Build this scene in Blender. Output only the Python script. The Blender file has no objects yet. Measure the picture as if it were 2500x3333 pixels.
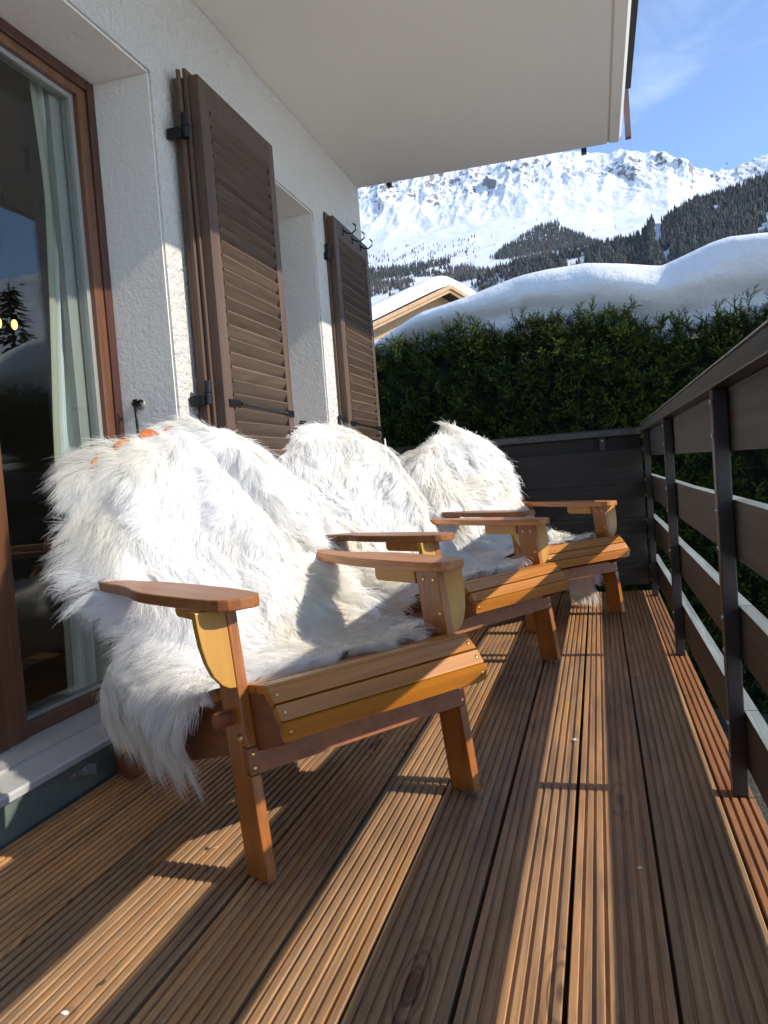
import bpy, bmesh, math, random
import numpy as np
from mathutils import Vector, Matrix, noise as mnoise
random.seed(7)
RNG = np.random.default_rng(11)
C = bpy.context.scene.collection
SC = bpy.context.scene

# ------------------------------------------------------------------ nodes
def mat(name):
    m = bpy.data.materials.new(name); m.use_nodes = True
    nt = m.node_tree; nt.nodes.clear()
    out = nt.nodes.new('ShaderNodeOutputMaterial')
    p = nt.nodes.new('ShaderNodeBsdfPrincipled')
    nt.links.new(p.outputs[0], out.inputs[0])
    return m, nt, p, out
def N(nt, t, **kw):
    n = nt.nodes.new(t)
    for k, v in kw.items():
        if k.startswith('i_'):
            n.inputs[int(k[2:])].default_value = v
        else: setattr(n, k, v)
    return n
def L(nt, a, b): nt.links.new(a, b)
def ramp(nt, fac, stops, interp='LINEAR'):
    r = nt.nodes.new('ShaderNodeValToRGB'); r.color_ramp.interpolation = interp
    el = r.color_ramp.elements
    while len(el) < len(stops): el.new(0.5)
    for e, (p, c) in zip(el, stops):
        e.position = p; e.color = (c[0], c[1], c[2], 1) if not isinstance(c, (int, float)) else (c, c, c, 1)
    L(nt, fac, r.inputs[0]); return r
def coords(nt, scale=(1, 1, 1), kind='Object', rot=(0, 0, 0)):
    tc = nt.nodes.new('ShaderNodeTexCoord'); mp = nt.nodes.new('ShaderNodeMapping')
    mp.inputs['Scale'].default_value = scale; mp.inputs['Rotation'].default_value = rot
    L(nt, tc.outputs[kind], mp.inputs[0]); return mp.outputs[0]
def noise(nt, vec, scale=5, detail=4, rough=.5, dist=0):
    n = nt.nodes.new('ShaderNodeTexNoise'); n.inputs['Scale'].default_value = scale
    n.inputs['Detail'].default_value = detail; n.inputs['Roughness'].default_value = rough
    n.inputs['Distortion'].default_value = dist
    L(nt, vec, n.inputs['Vector']); return n.outputs['Fac']
def mix(nt, f, a, b, mode='MIX'):
    n = nt.nodes.new('ShaderNodeMix'); n.data_type = 'RGBA'; n.blend_type = mode
    for s, v in ((n.inputs['Factor'], f), (n.inputs['A'], a), (n.inputs['B'], b)):
        if hasattr(v, 'links'): L(nt, v, s)
        elif isinstance(v, (int, float)): s.default_value = v
        else: s.default_value = (v[0], v[1], v[2], 1)
    return n.outputs['Result']
def bump(nt, p, h, strength=.3, dist=.01):
    b = nt.nodes.new('ShaderNodeBump'); b.inputs['Strength'].default_value = strength
    b.inputs['Distance'].default_value = dist
    L(nt, h, b.inputs['Height']); L(nt, b.outputs[0], p.inputs['Normal']); return b

def wood(name, dark, mid, light, rough=.4, coat=.0, grain=(40, 40, 2.5), tone=.35, bumps=.12, island=True):
    """stained timber; grain runs along the axis with the small scale"""
    m, nt, p, o = mat(name)
    v = coords(nt, grain)
    geo = nt.nodes.new('ShaderNodeNewGeometry')
    if island:
        add = nt.nodes.new('ShaderNodeVectorMath'); add.operation = 'ADD'
        sc = nt.nodes.new('ShaderNodeVectorMath'); sc.operation = 'SCALE'
        cmb = nt.nodes.new('ShaderNodeCombineXYZ')
        L(nt, geo.outputs['Random Per Island'], cmb.inputs[0]); L(nt, geo.outputs['Random Per Island'], cmb.inputs[2])
        L(nt, cmb.outputs[0], sc.inputs[0]); sc.inputs['Scale'].default_value = 37
        L(nt, v, add.inputs[0]); L(nt, sc.outputs[0], add.inputs[1]); v = add.outputs[0]
    n1 = noise(nt, v, 1.0, 6, .62, 1.2)
    n2 = noise(nt, v, .22, 3, .5, 2.5)
    r = ramp(nt, n1, [(.32, dark), (.5, mid), (.72, light)])
    c = mix(nt, tone, r.outputs[0], ramp(nt, n2, [(.3, dark), (.55, mid), (.75, light)]).outputs[0])
    hs = nt.nodes.new('ShaderNodeHueSaturation'); L(nt, c, hs.inputs['Color'])
    mr = nt.nodes.new('ShaderNodeMapRange'); mr.inputs[3].default_value = .8; mr.inputs[4].default_value = 1.2
    L(nt, geo.outputs['Random Per Island'], mr.inputs[0]); L(nt, mr.outputs[0], hs.inputs['Value'])
    L(nt, hs.outputs[0], p.inputs['Base Color'])
    rr = nt.nodes.new('ShaderNodeMapRange'); rr.inputs[3].default_value = rough * .8; rr.inputs[4].default_value = rough * 1.3
    L(nt, n2, rr.inputs[0]); L(nt, rr.outputs[0], p.inputs['Roughness'])
    p.inputs['Coat Weight'].default_value = coat; p.inputs['Coat Roughness'].default_value = .28
    bump(nt, p, n1, bumps, .004)
    return m
def plain(name, col, rough=.5, metal=0, bscale=0, bstr=.2, var=.12):
    m, nt, p, o = mat(name)
    v = coords(nt); n = noise(nt, v, bscale or 20, 5, .6)
    c = mix(nt, n, tuple(x * (1 - var) for x in col), tuple(min(1, x * (1 + var)) for x in col))
    L(nt, c, p.inputs['Base Color']); p.inputs['Roughness'].default_value = rough; p.inputs['Metallic'].default_value = metal
    if bscale: bump(nt, p, n, bstr, .004)
    return m

M = {}
# chair timbers (grain along local y = seat width)
M['seat'] = wood('varnished_seat_wood', (.20, .055, .002), (.40, .138, .006), (.52, .215, .011), .38, .12, (30, 1.6, 30), .4, .08)
M['arm'] = wood('varnished_arm_wood', (.20, .055, .013), (.38, .14, .036), (.50, .22, .066), .42, .08, (2.2, 34, 34), .4, .08)
M['leg'] = wood('varnished_leg_wood', (.16, .044, .005), (.31, .094, .010), (.42, .145, .017), .36, .25, (34, 34, 2.0), .4, .08)
M['gusset'] = wood('varnished_bracket_wood', (.33, .14, .012), (.45, .21, .020), (.54, .27, .032), .40, .2, (20, 20, 1.6), .5, .05)
M['redwood'] = wood('reddish_frame_wood', (.14, .038, .011), (.24, .072, .020), (.32, .11, .030), .50, .04, (2.0, 30, 30), .4, .08)
M['orange'] = wood('orange_back_wood', (.30, .07, .012), (.44, .12, .018), (.54, .19, .03), .36, .3, (24, 24, 2), .5, .06)
M['brass'] = plain('brass_screw', (.62, .42, .16), .3, 1)
M['dark_metal'] = plain('black_iron', (.018, .019, .021), .42, .6, 60, .2)
M['steel'] = plain('galvanised_steel', (.42, .43, .44), .38, .9, 80, .1)
M['shutter'] = wood('weathered_shutter_wood', (.050, .029, .016), (.094, .057, .034), (.138, .089, .055), .6, 0, (60, 2.2, 60), .35, .25)
M['shutter_v'] = wood('shutter_frame_wood', (.052, .029, .018), (.090, .052, .034), (.125, .076, .052), .6, 0, (60, 60, 2.0), .45, .2)
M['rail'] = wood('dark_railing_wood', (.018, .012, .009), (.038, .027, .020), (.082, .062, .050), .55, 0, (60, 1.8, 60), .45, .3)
M['railtop'] = wood('pale_grey_board_edge', (.12, .13, .12), (.24, .26, .24), (.36, .39, .36), .7, 0, (60, 1.8, 60), .45, .5)  # paler grey-green tone for the top faces of the boards
M['rail_x'] = wood('black_plank_wood', (.010, .0075, .0055), (.020, .0155, .0115), (.055, .045, .036), .62, 0, (1.2, 50, 38), .5, .35)
M['rail_metal'] = plain('dark_brown_painted_metal', (.030, .020, .019), .36, .25, 90, .15, .2)
M['cap'] = wood('weathered_cap_wood', (.020, .016, .013), (.040, .033, .027), (.095, .088, .072), .42, .1, (50, 1.2, 50), .5, .25)
M['frame'] = wood('mahogany_door_frame', (.075, .028, .012), (.125, .048, .020), (.18, .074, .032), .32, .3, (30, 30, 1.8), .4, .05)
M['alu'] = plain('aluminium_sill', (.45, .45, .445), .42, .1, 40, .05, .06)
M['plinth'] = None
M['post_pink'] = plain('faded_brown_post', (.16, .095, .085), .6)

# deck
def deck_mat(name, cols, knots=True):
    m, nt, p, o = mat(name)
    geo = nt.nodes.new('ShaderNodeNewGeometry')
    tc = nt.nodes.new('ShaderNodeTexCoord')
    sc = nt.nodes.new('ShaderNodeVectorMath'); sc.operation = 'SCALE'; sc.inputs['Scale'].default_value = 53
    cmb = nt.nodes.new('ShaderNodeCombineXYZ')
    L(nt, geo.outputs['Random Per Island'], cmb.inputs[0]); L(nt, geo.outputs['Random Per Island'], cmb.inputs[1])
    L(nt, cmb.outputs[0], sc.inputs[0])
    def vec(s):
        mp = nt.nodes.new('ShaderNodeMapping'); mp.inputs['Scale'].default_value = s
        L(nt, tc.outputs['Object'], mp.inputs[0])
        a = nt.nodes.new('ShaderNodeVectorMath'); a.operation = 'ADD'
        L(nt, mp.outputs[0], a.inputs[0]); L(nt, sc.outputs[0], a.inputs[1]); return a.outputs[0]
    g = noise(nt, vec((70, 3.0, 70)), 1, 7, .66, .8)
    g2 = noise(nt, vec((14, 1.1, 14)), 1, 5, .6, 1.8)
    r1 = ramp(nt, g, [(.3, cols[0]), (.5, cols[1]), (.7, cols[2])])
    r2 = ramp(nt, g2, [(.3, cols[3]), (.5, cols[1]), (.72, cols[4])])
    c = mix(nt, .5, r1.outputs[0], r2.outputs[0])
    # per-board tone
    rb = ramp(nt, geo.outputs['Random Per Island'], [(0, (.72, .73, .78)), (.3, (1.0, .94, .86)), (.6, (1.25, 1.06, .84)), (.8, (.95, .86, .80)), (1, (.84, .88, .92))])
    c = mix(nt, 1.0, c, rb.outputs[0], 'MULTIPLY')
    sk = noise(nt, vec((26, .45, 26)), 1, 4, .55, .4)
    c = mix(nt, ramp(nt, sk, [(.56, 0), (.66, .62)]).outputs[0], c, (.40, .165, .045))
    c = mix(nt, ramp(nt, sk, [(.32, .55), (.42, 0)]).outputs[0], c, (.105, .085, .065))
    # weather stains
    st = noise(nt, vec((5, 2.2, 5)), 1, 6, .65, .6)
    c = mix(nt, ramp(nt, st, [(.50, 0.0), (.70, .45)]).outputs[0], c, (.085, .066, .05))
    # knots
    vo = nt.nodes.new('ShaderNodeTexVoronoi'); vo.inputs['Scale'].default_value = 1
    L(nt, vec((8.5, 2.3, 0.01)), vo.inputs['Vector'])
    sc2 = nt.nodes.new('ShaderNodeSeparateColor'); L(nt, vo.outputs['Color'], sc2.inputs[0])
    gate = ramp(nt, sc2.outputs[0], [(.60, 0), (.64, 1)])
    wv = nt.nodes.new('ShaderNodeMath'); wv.operation = 'MULTIPLY'; wv.inputs[1].default_value = 75
    L(nt, vo.outputs['Distance'], wv.inputs[0])
    sn = nt.nodes.new('ShaderNodeMath'); sn.operation = 'SINE'; L(nt, wv.outputs[0], sn.inputs[0])
    ring = ramp(nt, sn.outputs[0], [(.0, 0), (1, .95)])
    near = ramp(nt, vo.outputs['Distance'], [(.03, 1), (.18, .7), (.36, 0)])
    core = ramp(nt, vo.outputs['Distance'], [(.07, 1), (.10, 0)])
    k = mix(nt, 1.0, mix(nt, 1.0, ring.outputs[0], near.outputs[0], 'MULTIPLY'), gate.outputs[0], 'MULTIPLY')
    kc = mix(nt, 1, core.outputs[0], gate.outputs[0], 'MULTIPLY')
    c = mix(nt, k, c, (.07, .035, .018))
    c = mix(nt, mix(nt, 1, kc, (.8, .8, .8), 'MULTIPLY'), c, (.10, .045, .022))
    L(nt, c, p.inputs['Base Color'])
    rr = nt.nodes.new('ShaderNodeMapRange'); rr.inputs[3].default_value = .38; rr.inputs[4].default_value = .7
    L(nt, st, rr.inputs[0]); L(nt, rr.outputs[0], p.inputs['Roughness'])
    bump(nt, p, g, .35, .003)
    return m
M['deck'] = deck_mat('grooved_deck_wood', [(.20, .105, .048), (.43, .250, .122), (.63, .415, .225), (.22, .14, .085), (.66, .35, .13)])
M['deck_red'] = deck_mat('reddish_deck_wood', [(.20, .085, .038), (.33, .155, .072), (.44, .24, .12), (.24, .105, .05), (.42, .24, .12)])

def plaster(name, col, s1, str1, s2, str2, painted_pits=False):
    m, nt, p, o = mat(name)
    v = coords(nt)
    a = noise(nt, v, s1, 6, .65); b = noise(nt, v, s2, 3, .5, .6)
    h = mix(nt, .5, a, b)
    c = mix(nt, noise(nt, v, 2.2, 4, .6), tuple(x * .93 for x in col), col)
    if painted_pits:
        vo = nt.nodes.new('ShaderNodeTexVoronoi'); vo.inputs['Scale'].default_value = 150; L(nt, v, vo.inputs['Vector'])
        pit_shade = ramp(nt, vo.outputs['Distance'], [(.10, .55), (.30, 1)])  # shade of small pits put into the colour alone, without depth
        big = ramp(nt, noise(nt, v, 9, 3, .6), [(.45, 0), (.62, 1)])
        c = mix(nt, big.outputs[0], c, mix(nt, 1, c, pit_shade.outputs[0], 'MULTIPLY'))
    L(nt, c, p.inputs['Base Color']); p.inputs['Roughness'].default_value = .9
    bump(nt, p, h, str1, str2)
    return m
M['rough'] = plaster('roughcast_plaster', (.80, .755, .68), 55, 1.0, 26, .045, True)
M['smooth'] = plaster('painted_plaster', (.78, .745, .685), 90, .55, 46, .012)
M['ceiling'] = plaster('painted_concrete', (.86, .81, .725), 5, .25, 1.6, .02)

def mk_plinth():
    m, nt, p, o = mat('grey_green_upstand')
    v = coords(nt)
    n = noise(nt, v, 4, 6, .65, .5); n2 = noise(nt, v, 160, 2, .5)
    c = ramp(nt, n, [(.35, (.10, .125, .11)), (.6, (.15, .18, .155)), (.75, (.21, .24, .20))]).outputs[0]
    c = mix(nt, ramp(nt, n2, [(.74, 0), (.78, .7)]).outputs[0], c, (.4, .4, .36))
    L(nt, c, p.inputs['Base Color']); p.inputs['Roughness'].default_value = .38
    return m
M['plinth'] = mk_plinth()

def mk_glass():
    m = bpy.data.materials.new('window_glass'); m.use_nodes = True; nt = m.node_tree; nt.nodes.clear()
    out = nt.nodes.new('ShaderNodeOutputMaterial'); mx = nt.nodes.new('ShaderNodeMixShader')
    tr = nt.nodes.new('ShaderNodeBsdfTransparent'); tr.inputs[0].default_value = (.93, .97, .955, 1)
    gl = nt.nodes.new('ShaderNodeBsdfGlossy'); gl.inputs['Roughness'].default_value = .0
    ge = nt.nodes.new('ShaderNodeNewGeometry'); dt = nt.nodes.new('ShaderNodeVectorMath'); dt.operation = 'DOT_PRODUCT'
    L(nt, ge.outputs['Incoming'], dt.inputs[0]); L(nt, ge.outputs['Normal'], dt.inputs[1])
    def mth(op, a, b=None):
        q = nt.nodes.new('ShaderNodeMath'); q.operation = op
        if hasattr(a, 'links'): L(nt, a, q.inputs[0])
        else: q.inputs[0].default_value = a
        if b is not None:
            if hasattr(b, 'links'): L(nt, b, q.inputs[1])
            else: q.inputs[1].default_value = b
        return q.outputs[0]
    c1 = mth('SUBTRACT', 1.0, mth('ABSOLUTE', dt.outputs['Value']))
    fr = mth('ADD', mth('MULTIPLY', mth('POWER', c1, 5.0), .94), .055)
    L(nt, fr, mx.inputs[0]); L(nt, tr.outputs[0], mx.inputs[1]); L(nt, gl.outputs[0], mx.inputs[2]); L(nt, mx.outputs[0], out.inputs[0])
    return m
M['glass'] = mk_glass()
def mk_cloth(name, col, tr=.35, stripes=0):
    m = bpy.data.materials.new(name); m.use_nodes = True; nt = m.node_tree; nt.nodes.clear()
    out = nt.nodes.new('ShaderNodeOutputMaterial'); mx = nt.nodes.new('ShaderNodeMixShader'); mx.inputs[0].default_value = tr
    d = nt.nodes.new('ShaderNodeBsdfDiffuse'); t = nt.nodes.new('ShaderNodeBsdfTranslucent')
    v = coords(nt, (300, 300, 120)); n = noise(nt, v, 1, 3, .6)
    c = mix(nt, n, tuple(x * .85 for x in col), col)
    L(nt, c, d.inputs[0]); L(nt, c, t.inputs[0])
    L(nt, d.outputs[0], mx.inputs[1]); L(nt, t.outputs[0], mx.inputs[2]); L(nt, mx.outputs[0], out.inputs[0]); return m
M['curtain'] = mk_cloth('mint_curtain', (.90, .92, .885), .45)
M['hem'] = mk_cloth('beige_hem', (.40, .37, .28), .15)
M['cloth'] = mk_cloth('white_cloth', (.78, .77, .74), .3)

def mk_fur():
    m = bpy.data.materials.new('white_wool'); m.use_nodes = True; nt = m.node_tree; nt.nodes.clear()
    out = nt.nodes.new('ShaderNodeOutputMaterial'); mx = nt.nodes.new('ShaderNodeMixShader'); mx.inputs[0].default_value = .48
    d = nt.nodes.new('ShaderNodeBsdfDiffuse'); t = nt.nodes.new('ShaderNodeBsdfTranslucent')
    at = nt.nodes.new('ShaderNodeAttribute'); at.attribute_name = 'wool'
    c = ramp(nt, at.outputs['Fac'], [(0, (.905, .86, .76)), (.35, (.94, .925, .88)), (.7, (.955, .95, .94)), (1, (.96, .96, .97))]).outputs[0]
    L(nt, c, d.inputs[0]); L(nt, c, t.inputs[0])
    g = nt.nodes.new('ShaderNodeBsdfGlossy'); g.inputs['Roughness'].default_value = .35; g.inputs[0].default_value = (.9, .9, .9, 1)
    m2 = nt.nodes.new('ShaderNodeMixShader'); m2.inputs[0].default_value = .04
    L(nt, d.outputs[0], mx.inputs[1]); L(nt, t.outputs[0], mx.inputs[2])
    L(nt, mx.outputs[0], m2.inputs[1]); L(nt, g.outputs[0], m2.inputs[2])
    tp = nt.nodes.new('ShaderNodeBsdfTransparent'); m3 = nt.nodes.new('ShaderNodeMixShader'); m3.inputs[0].default_value = .2
    L(nt, m2.outputs[0], m3.inputs[1]); L(nt, tp.outputs[0], m3.inputs[2]); L(nt, m3.outputs[0], out.inputs[0]); return m
M['fur'] = mk_fur()
M['hide'] = plain('wool_underlayer', (.93, .91, .86), .95, 0, 60, .6, .04)

def mk_snow(name, bs=6, st=.25):
    m, nt, p, o = mat(name)
    v = coords(nt); n = noise(nt, v, bs, 5, .6)
    L(nt, mix(nt, n, (.85, .84, .80), (.90, .89, .865)), p.inputs['Base Color']); p.inputs['Roughness'].default_value = .6
    p.inputs['Subsurface Weight'].default_value = .15; p.inputs['Subsurface Radius'].default_value = (.06, .08, .1)
    bump(nt, p, n, st, .03); return m
M['snow'] = mk_snow('settled_snow', 14, .45)

def mk_leaf():
    m, nt, p, o = mat('spruce_needles')
    at = nt.nodes.new('ShaderNodeAttribute'); at.attribute_name = 'tint'
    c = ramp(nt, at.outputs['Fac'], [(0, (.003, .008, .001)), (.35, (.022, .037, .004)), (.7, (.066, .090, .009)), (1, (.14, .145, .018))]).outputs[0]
    L(nt, c, p.inputs['Base Color']); p.inputs['Roughness'].default_value = .75; p.inputs['Specular IOR Level'].default_value = .25; return m
M['leaf'] = mk_leaf()
def mk_far():
    m, nt, p, o = mat('far_conifer')
    at = nt.nodes.new('ShaderNodeAttribute'); at.attribute_name = 'tint'
    c = ramp(nt, at.outputs['Fac'], [(0, (.020, .028, .027)), (.5, (.040, .048, .040)), (.62, (.085, .068, .058)), (1, (.14, .11, .095))]).outputs[0]
    L(nt, c, p.inputs['Base Color']); p.inputs['Roughness'].default_value = .8; return m
M['far'] = mk_far()
M['bark'] = plain('bark', (.07, .05, .035), .9, 0, 30, .5)
def mk_ground():
    m, nt, p, o = mat('garden_ground')
    v = coords(nt); n = noise(nt, v, 1.3, 6, .62); n2 = noise(nt, v, 30, 4, .6)
    dirt = ramp(nt, n2, [(.3, (.03, .023, .015)), (.6, (.085, .07, .05)), (.75, (.2, .19, .17))]).outputs[0]
    sep = nt.nodes.new('ShaderNodeSeparateXYZ'); L(nt, v, sep.inputs[0])
    f = nt.nodes.new('ShaderNodeMath'); f.operation = 'MULTIPLY_ADD'; f.inputs[1].default_value = .9; L(nt, n, f.inputs[0])
    mr = nt.nodes.new('ShaderNodeMapRange'); mr.inputs[1].default_value = 1.5; mr.inputs[2].default_value = 3.5; L(nt, sep.outputs[0], mr.inputs[0])
    L(nt, mr.outputs[0], f.inputs[2])
    fac = ramp(nt, f.outputs[0], [(.62, 0), (.75, 1)]).outputs[0]
    L(nt, mix(nt, fac, dirt, (.88, .87, .84)), p.inputs['Base Color']); p.inputs['Roughness'].default_value = .8
    bump(nt, p, n2, .6, .05); return m
M['ground'] = mk_ground()
def mk_mtn():
    m, nt, p, o = mat('alpine_snow_and_rock')
    at = nt.nodes.new('ShaderNodeAttribute'); at.attribute_name = 'rock'
    v = coords(nt, (1, 1, 1))
    n = noise(nt, v, .10, 9, .78); nb = noise(nt, v, .006, 6, .6)
    a = nt.nodes.new('ShaderNodeMath'); a.operation = 'MULTIPLY_ADD'; a.inputs[1].default_value = .9; L(nt, n, a.inputs[0]); L(nt, at.outputs['Fac'], a.inputs[2])
    f = ramp(nt, a.outputs[0], [(.92, 0), (1.04, 1)]).outputs[0]
    rock = mix(nt, n, (.10, .10, .115), (.27, .25, .24))
    L(nt, mix(nt, f, mix(nt, nb, (.74, .77, .82), (.80, .815, .835)), rock), p.inputs['Base Color']); p.inputs['Roughness'].default_value = .75
    bump(nt, p, n, .5, 7); return m
M['mtn'] = mk_mtn()

# ------------------------------------------------------------------ objects
def link(o, parent=None):
    C.objects.link(o)
    if parent is not None: o.parent = parent
    return o
def obj(name, bm, m, parent=None, smooth=False, **props):
    me = bpy.data.meshes.new(name); bm.normal_update(); bm.to_mesh(me); bm.free()
    for x in (m if isinstance(m, (list, tuple)) else [m]): me.materials.append(x)
    if smooth:
        for p in me.polygons: p.use_smooth = True
    o = bpy.data.objects.new(name, me); link(o, parent)
    for k, v in props.items(): o[k] = v
    return o
def thing(name, label, cat, loc=(0, 0, 0), rz=0, group=None):
    o = bpy.data.objects.new(name, None); C.objects.link(o); o.location = loc; o.rotation_euler = (0, 0, rz)
    o.empty_display_size = .1
    o['label'] = label; o['category'] = cat
    if group: o['group'] = group
    return o
def tag(o, label, cat, group=None):
    o['label'] = label; o['category'] = cat
    if group: o['group'] = group
    return o
def mesh_np(name, verts, faces, m, parent=None, smooth=True, attr=None):
    me = bpy.data.meshes.new(name)
    v = np.asarray(verts, np.float32); f = np.asarray(faces, np.int32)
    me.vertices.add(len(v)); me.vertices.foreach_set('co', v.ravel())
    k = f.shape[1]
    me.loops.add(f.size); me.loops.foreach_set('vertex_index', f.ravel())
    me.polygons.add(len(f)); me.polygons.foreach_set('loop_start', np.arange(0, f.size, k, dtype=np.int32))
    me.polygons.foreach_set('loop_total', np.full(len(f), k, np.int32))
    me.update(calc_edges=True)
    me.polygons.foreach_set('use_smooth', np.full(len(f), smooth, bool))
    for an, av in (attr or {}).items():
        a = me.attributes.new(an, 'FLOAT', 'POINT'); a.data.foreach_set('value', np.asarray(av, np.float32))
    me.materials.append(m)
    o = bpy.data.objects.new(name, me); link(o, parent); return o

def bevel(bm, geom_edges, w, seg=2):
    if w > 0: bmesh.ops.bevel(bm, geom=geom_edges, offset=w, segments=seg, affect='EDGES', profile=.6, clamp_overlap=True)
def box(bm, x0, x1, y0, y1, z0, z1, bev=.0, mi=0, seg=2):
    n0 = set(bm.faces)
    vs = [bm.verts.new((x, y, z)) for x in (x0, x1) for y in (y0, y1) for z in (z0, z1)]
    F = [(0, 1, 3, 2), (4, 6, 7, 5), (0, 4, 5, 1), (2, 3, 7, 6), (0, 2, 6, 4), (1, 5, 7, 3)]
    fs = [bm.faces.new([vs[i] for i in f]) for f in F]
    es = list({e for f in fs for e in f.edges})
    bevel(bm, es, bev, seg)
    for f in bm.faces:
        if f not in n0: f.material_index = mi
    return bm
def prism(bm, pts, axis, a0, a1, bev=0, mi=0, seg=2):
    """pts: 2D polygon. axis 'x': pts=(y,z); 'y': pts=(x,z); 'z': pts=(x,y)"""
    n0 = set(bm.faces)
    def P(p, a): return {'x': (a, p[0], p[1]), 'y': (p[0], a, p[1]), 'z': (p[0], p[1], a)}[axis]
    A = [bm.verts.new(P(p, a0)) for p in pts]; B = [bm.verts.new(P(p, a1)) for p in pts]
    fs = [bm.faces.new(A), bm.faces.new(B[::-1])]
    n = len(pts)
    for i in range(n): fs.append(bm.faces.new([A[i], B[i], B[(i + 1) % n], A[(i + 1) % n]]))
    bmesh.ops.recalc_face_normals(bm, faces=fs)
    es = list({e for f in fs[:2] for e in f.edges})
    bevel(bm, es, bev, seg)
    for f in bm.faces:
        if f not in n0: f.material_index = mi
    return bm
def tube(bm, pts, r, seg=10, cap=True):
    pts = [Vector(p) for p in pts]; rings = []
    for i, p in enumerate(pts):
        d = (pts[min(i + 1, len(pts) - 1)] - pts[max(i - 1, 0)]).normalized()
        up = Vector((0, 0, 1)) if abs(d.z) < .9 else Vector((1, 0, 0))
        a = d.cross(up).normalized(); b = d.cross(a).normalized()
        rr = r[i] if isinstance(r, (list, tuple)) else r
        rings.append([bm.verts.new(p + a * math.cos(t) * rr + b * math.sin(t) * rr) for t in [2 * math.pi * k / seg for k in range(seg)]])
    for A, B in zip(rings, rings[1:]):
        for k in range(seg): bm.faces.new([A[k], A[(k + 1) % seg], B[(k + 1) % seg], B[k]])
    if cap:
        bm.faces.new(rings[0][::-1]); bm.faces.new(rings[-1])
    return bm
NB = bmesh.new

# ------------------------------------------------------------------ numpy noise
def _h(ix, iy, s):
    n = (ix.astype(np.int64) * 374761393 + iy.astype(np.int64) * 668265263 + s * 1442695041) & 0x7fffffff
    n = ((n ^ (n >> 13)) * 1274126177) & 0x7fffffff
    return ((n ^ (n >> 16)) & 0xffff) / 65535.0
def vnoise(x, y, s=0):
    ix = np.floor(x); iy = np.floor(y); fx = x - ix; fy = y - iy
    ux = fx * fx * fx * (fx * (fx * 6 - 15) + 10); uy = fy * fy * fy * (fy * (fy * 6 - 15) + 10)
    a = _h(ix, iy, s); b = _h(ix + 1, iy, s); c = _h(ix, iy + 1, s); d = _h(ix + 1, iy + 1, s)
    return (a * (1 - ux) + b * ux) * (1 - uy) + (c * (1 - ux) + d * ux) * uy
def fbm(x, y, o=5, s=0, g=.5):
    t = 0; a = 1; n = 0
    for i in range(o):
        t = t + a * (vnoise(x, y, s + i * 17) - .5) * 2; n += a; a *= g
        x, y = x * 1.87 + y * .63 + 11.3, y * 1.87 - x * .63 + 5.7
    return t / n
def ridged(x, y, o=5, s=0, g=.55):
    t = 0; a = 1; n = 0
    for i in range(o):
        t = t + a * (1 - np.abs(vnoise(x, y, s + i * 31) - .5) * 2); n += a; a *= g
        x, y = x * 1.83 + y * .71 + 3.1, y * 1.83 - x * .71 + 7.9
    return t / n

# ================================================================== CAMERA
EYE = .75
Rm = ((0.9621942205130348, -0.26567519579492443, 0.05999143564411448), (0.26175298942006897, 0.9628795103175053, 0.06594255940118261), (-0.0752838265563767, -0.04774661192220675, 0.9960183765920082))
cam = bpy.data.cameras.new('camera'); co = bpy.data.objects.new('camera', cam); C.objects.link(co)
cx = Vector([Rm[i][0] for i in range(3)]); cy = Vector([Rm[i][1] for i in range(3)]); cz = Vector([Rm[i][2] for i in range(3)])
m4 = Matrix((( cx.x, cz.x, -cy.x, 0), (cx.y, cz.y, -cy.y, 0), (cx.z, cz.z, -cy.z, EYE), (0, 0, 0, 1)))
co.matrix_world = m4
cam.sensor_fit = 'VERTICAL'; cam.sensor_height = 24; cam.lens = 24 * 2550 / 3333
cam.clip_start = .02; cam.clip_end = 20000
SC.camera = co

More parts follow.
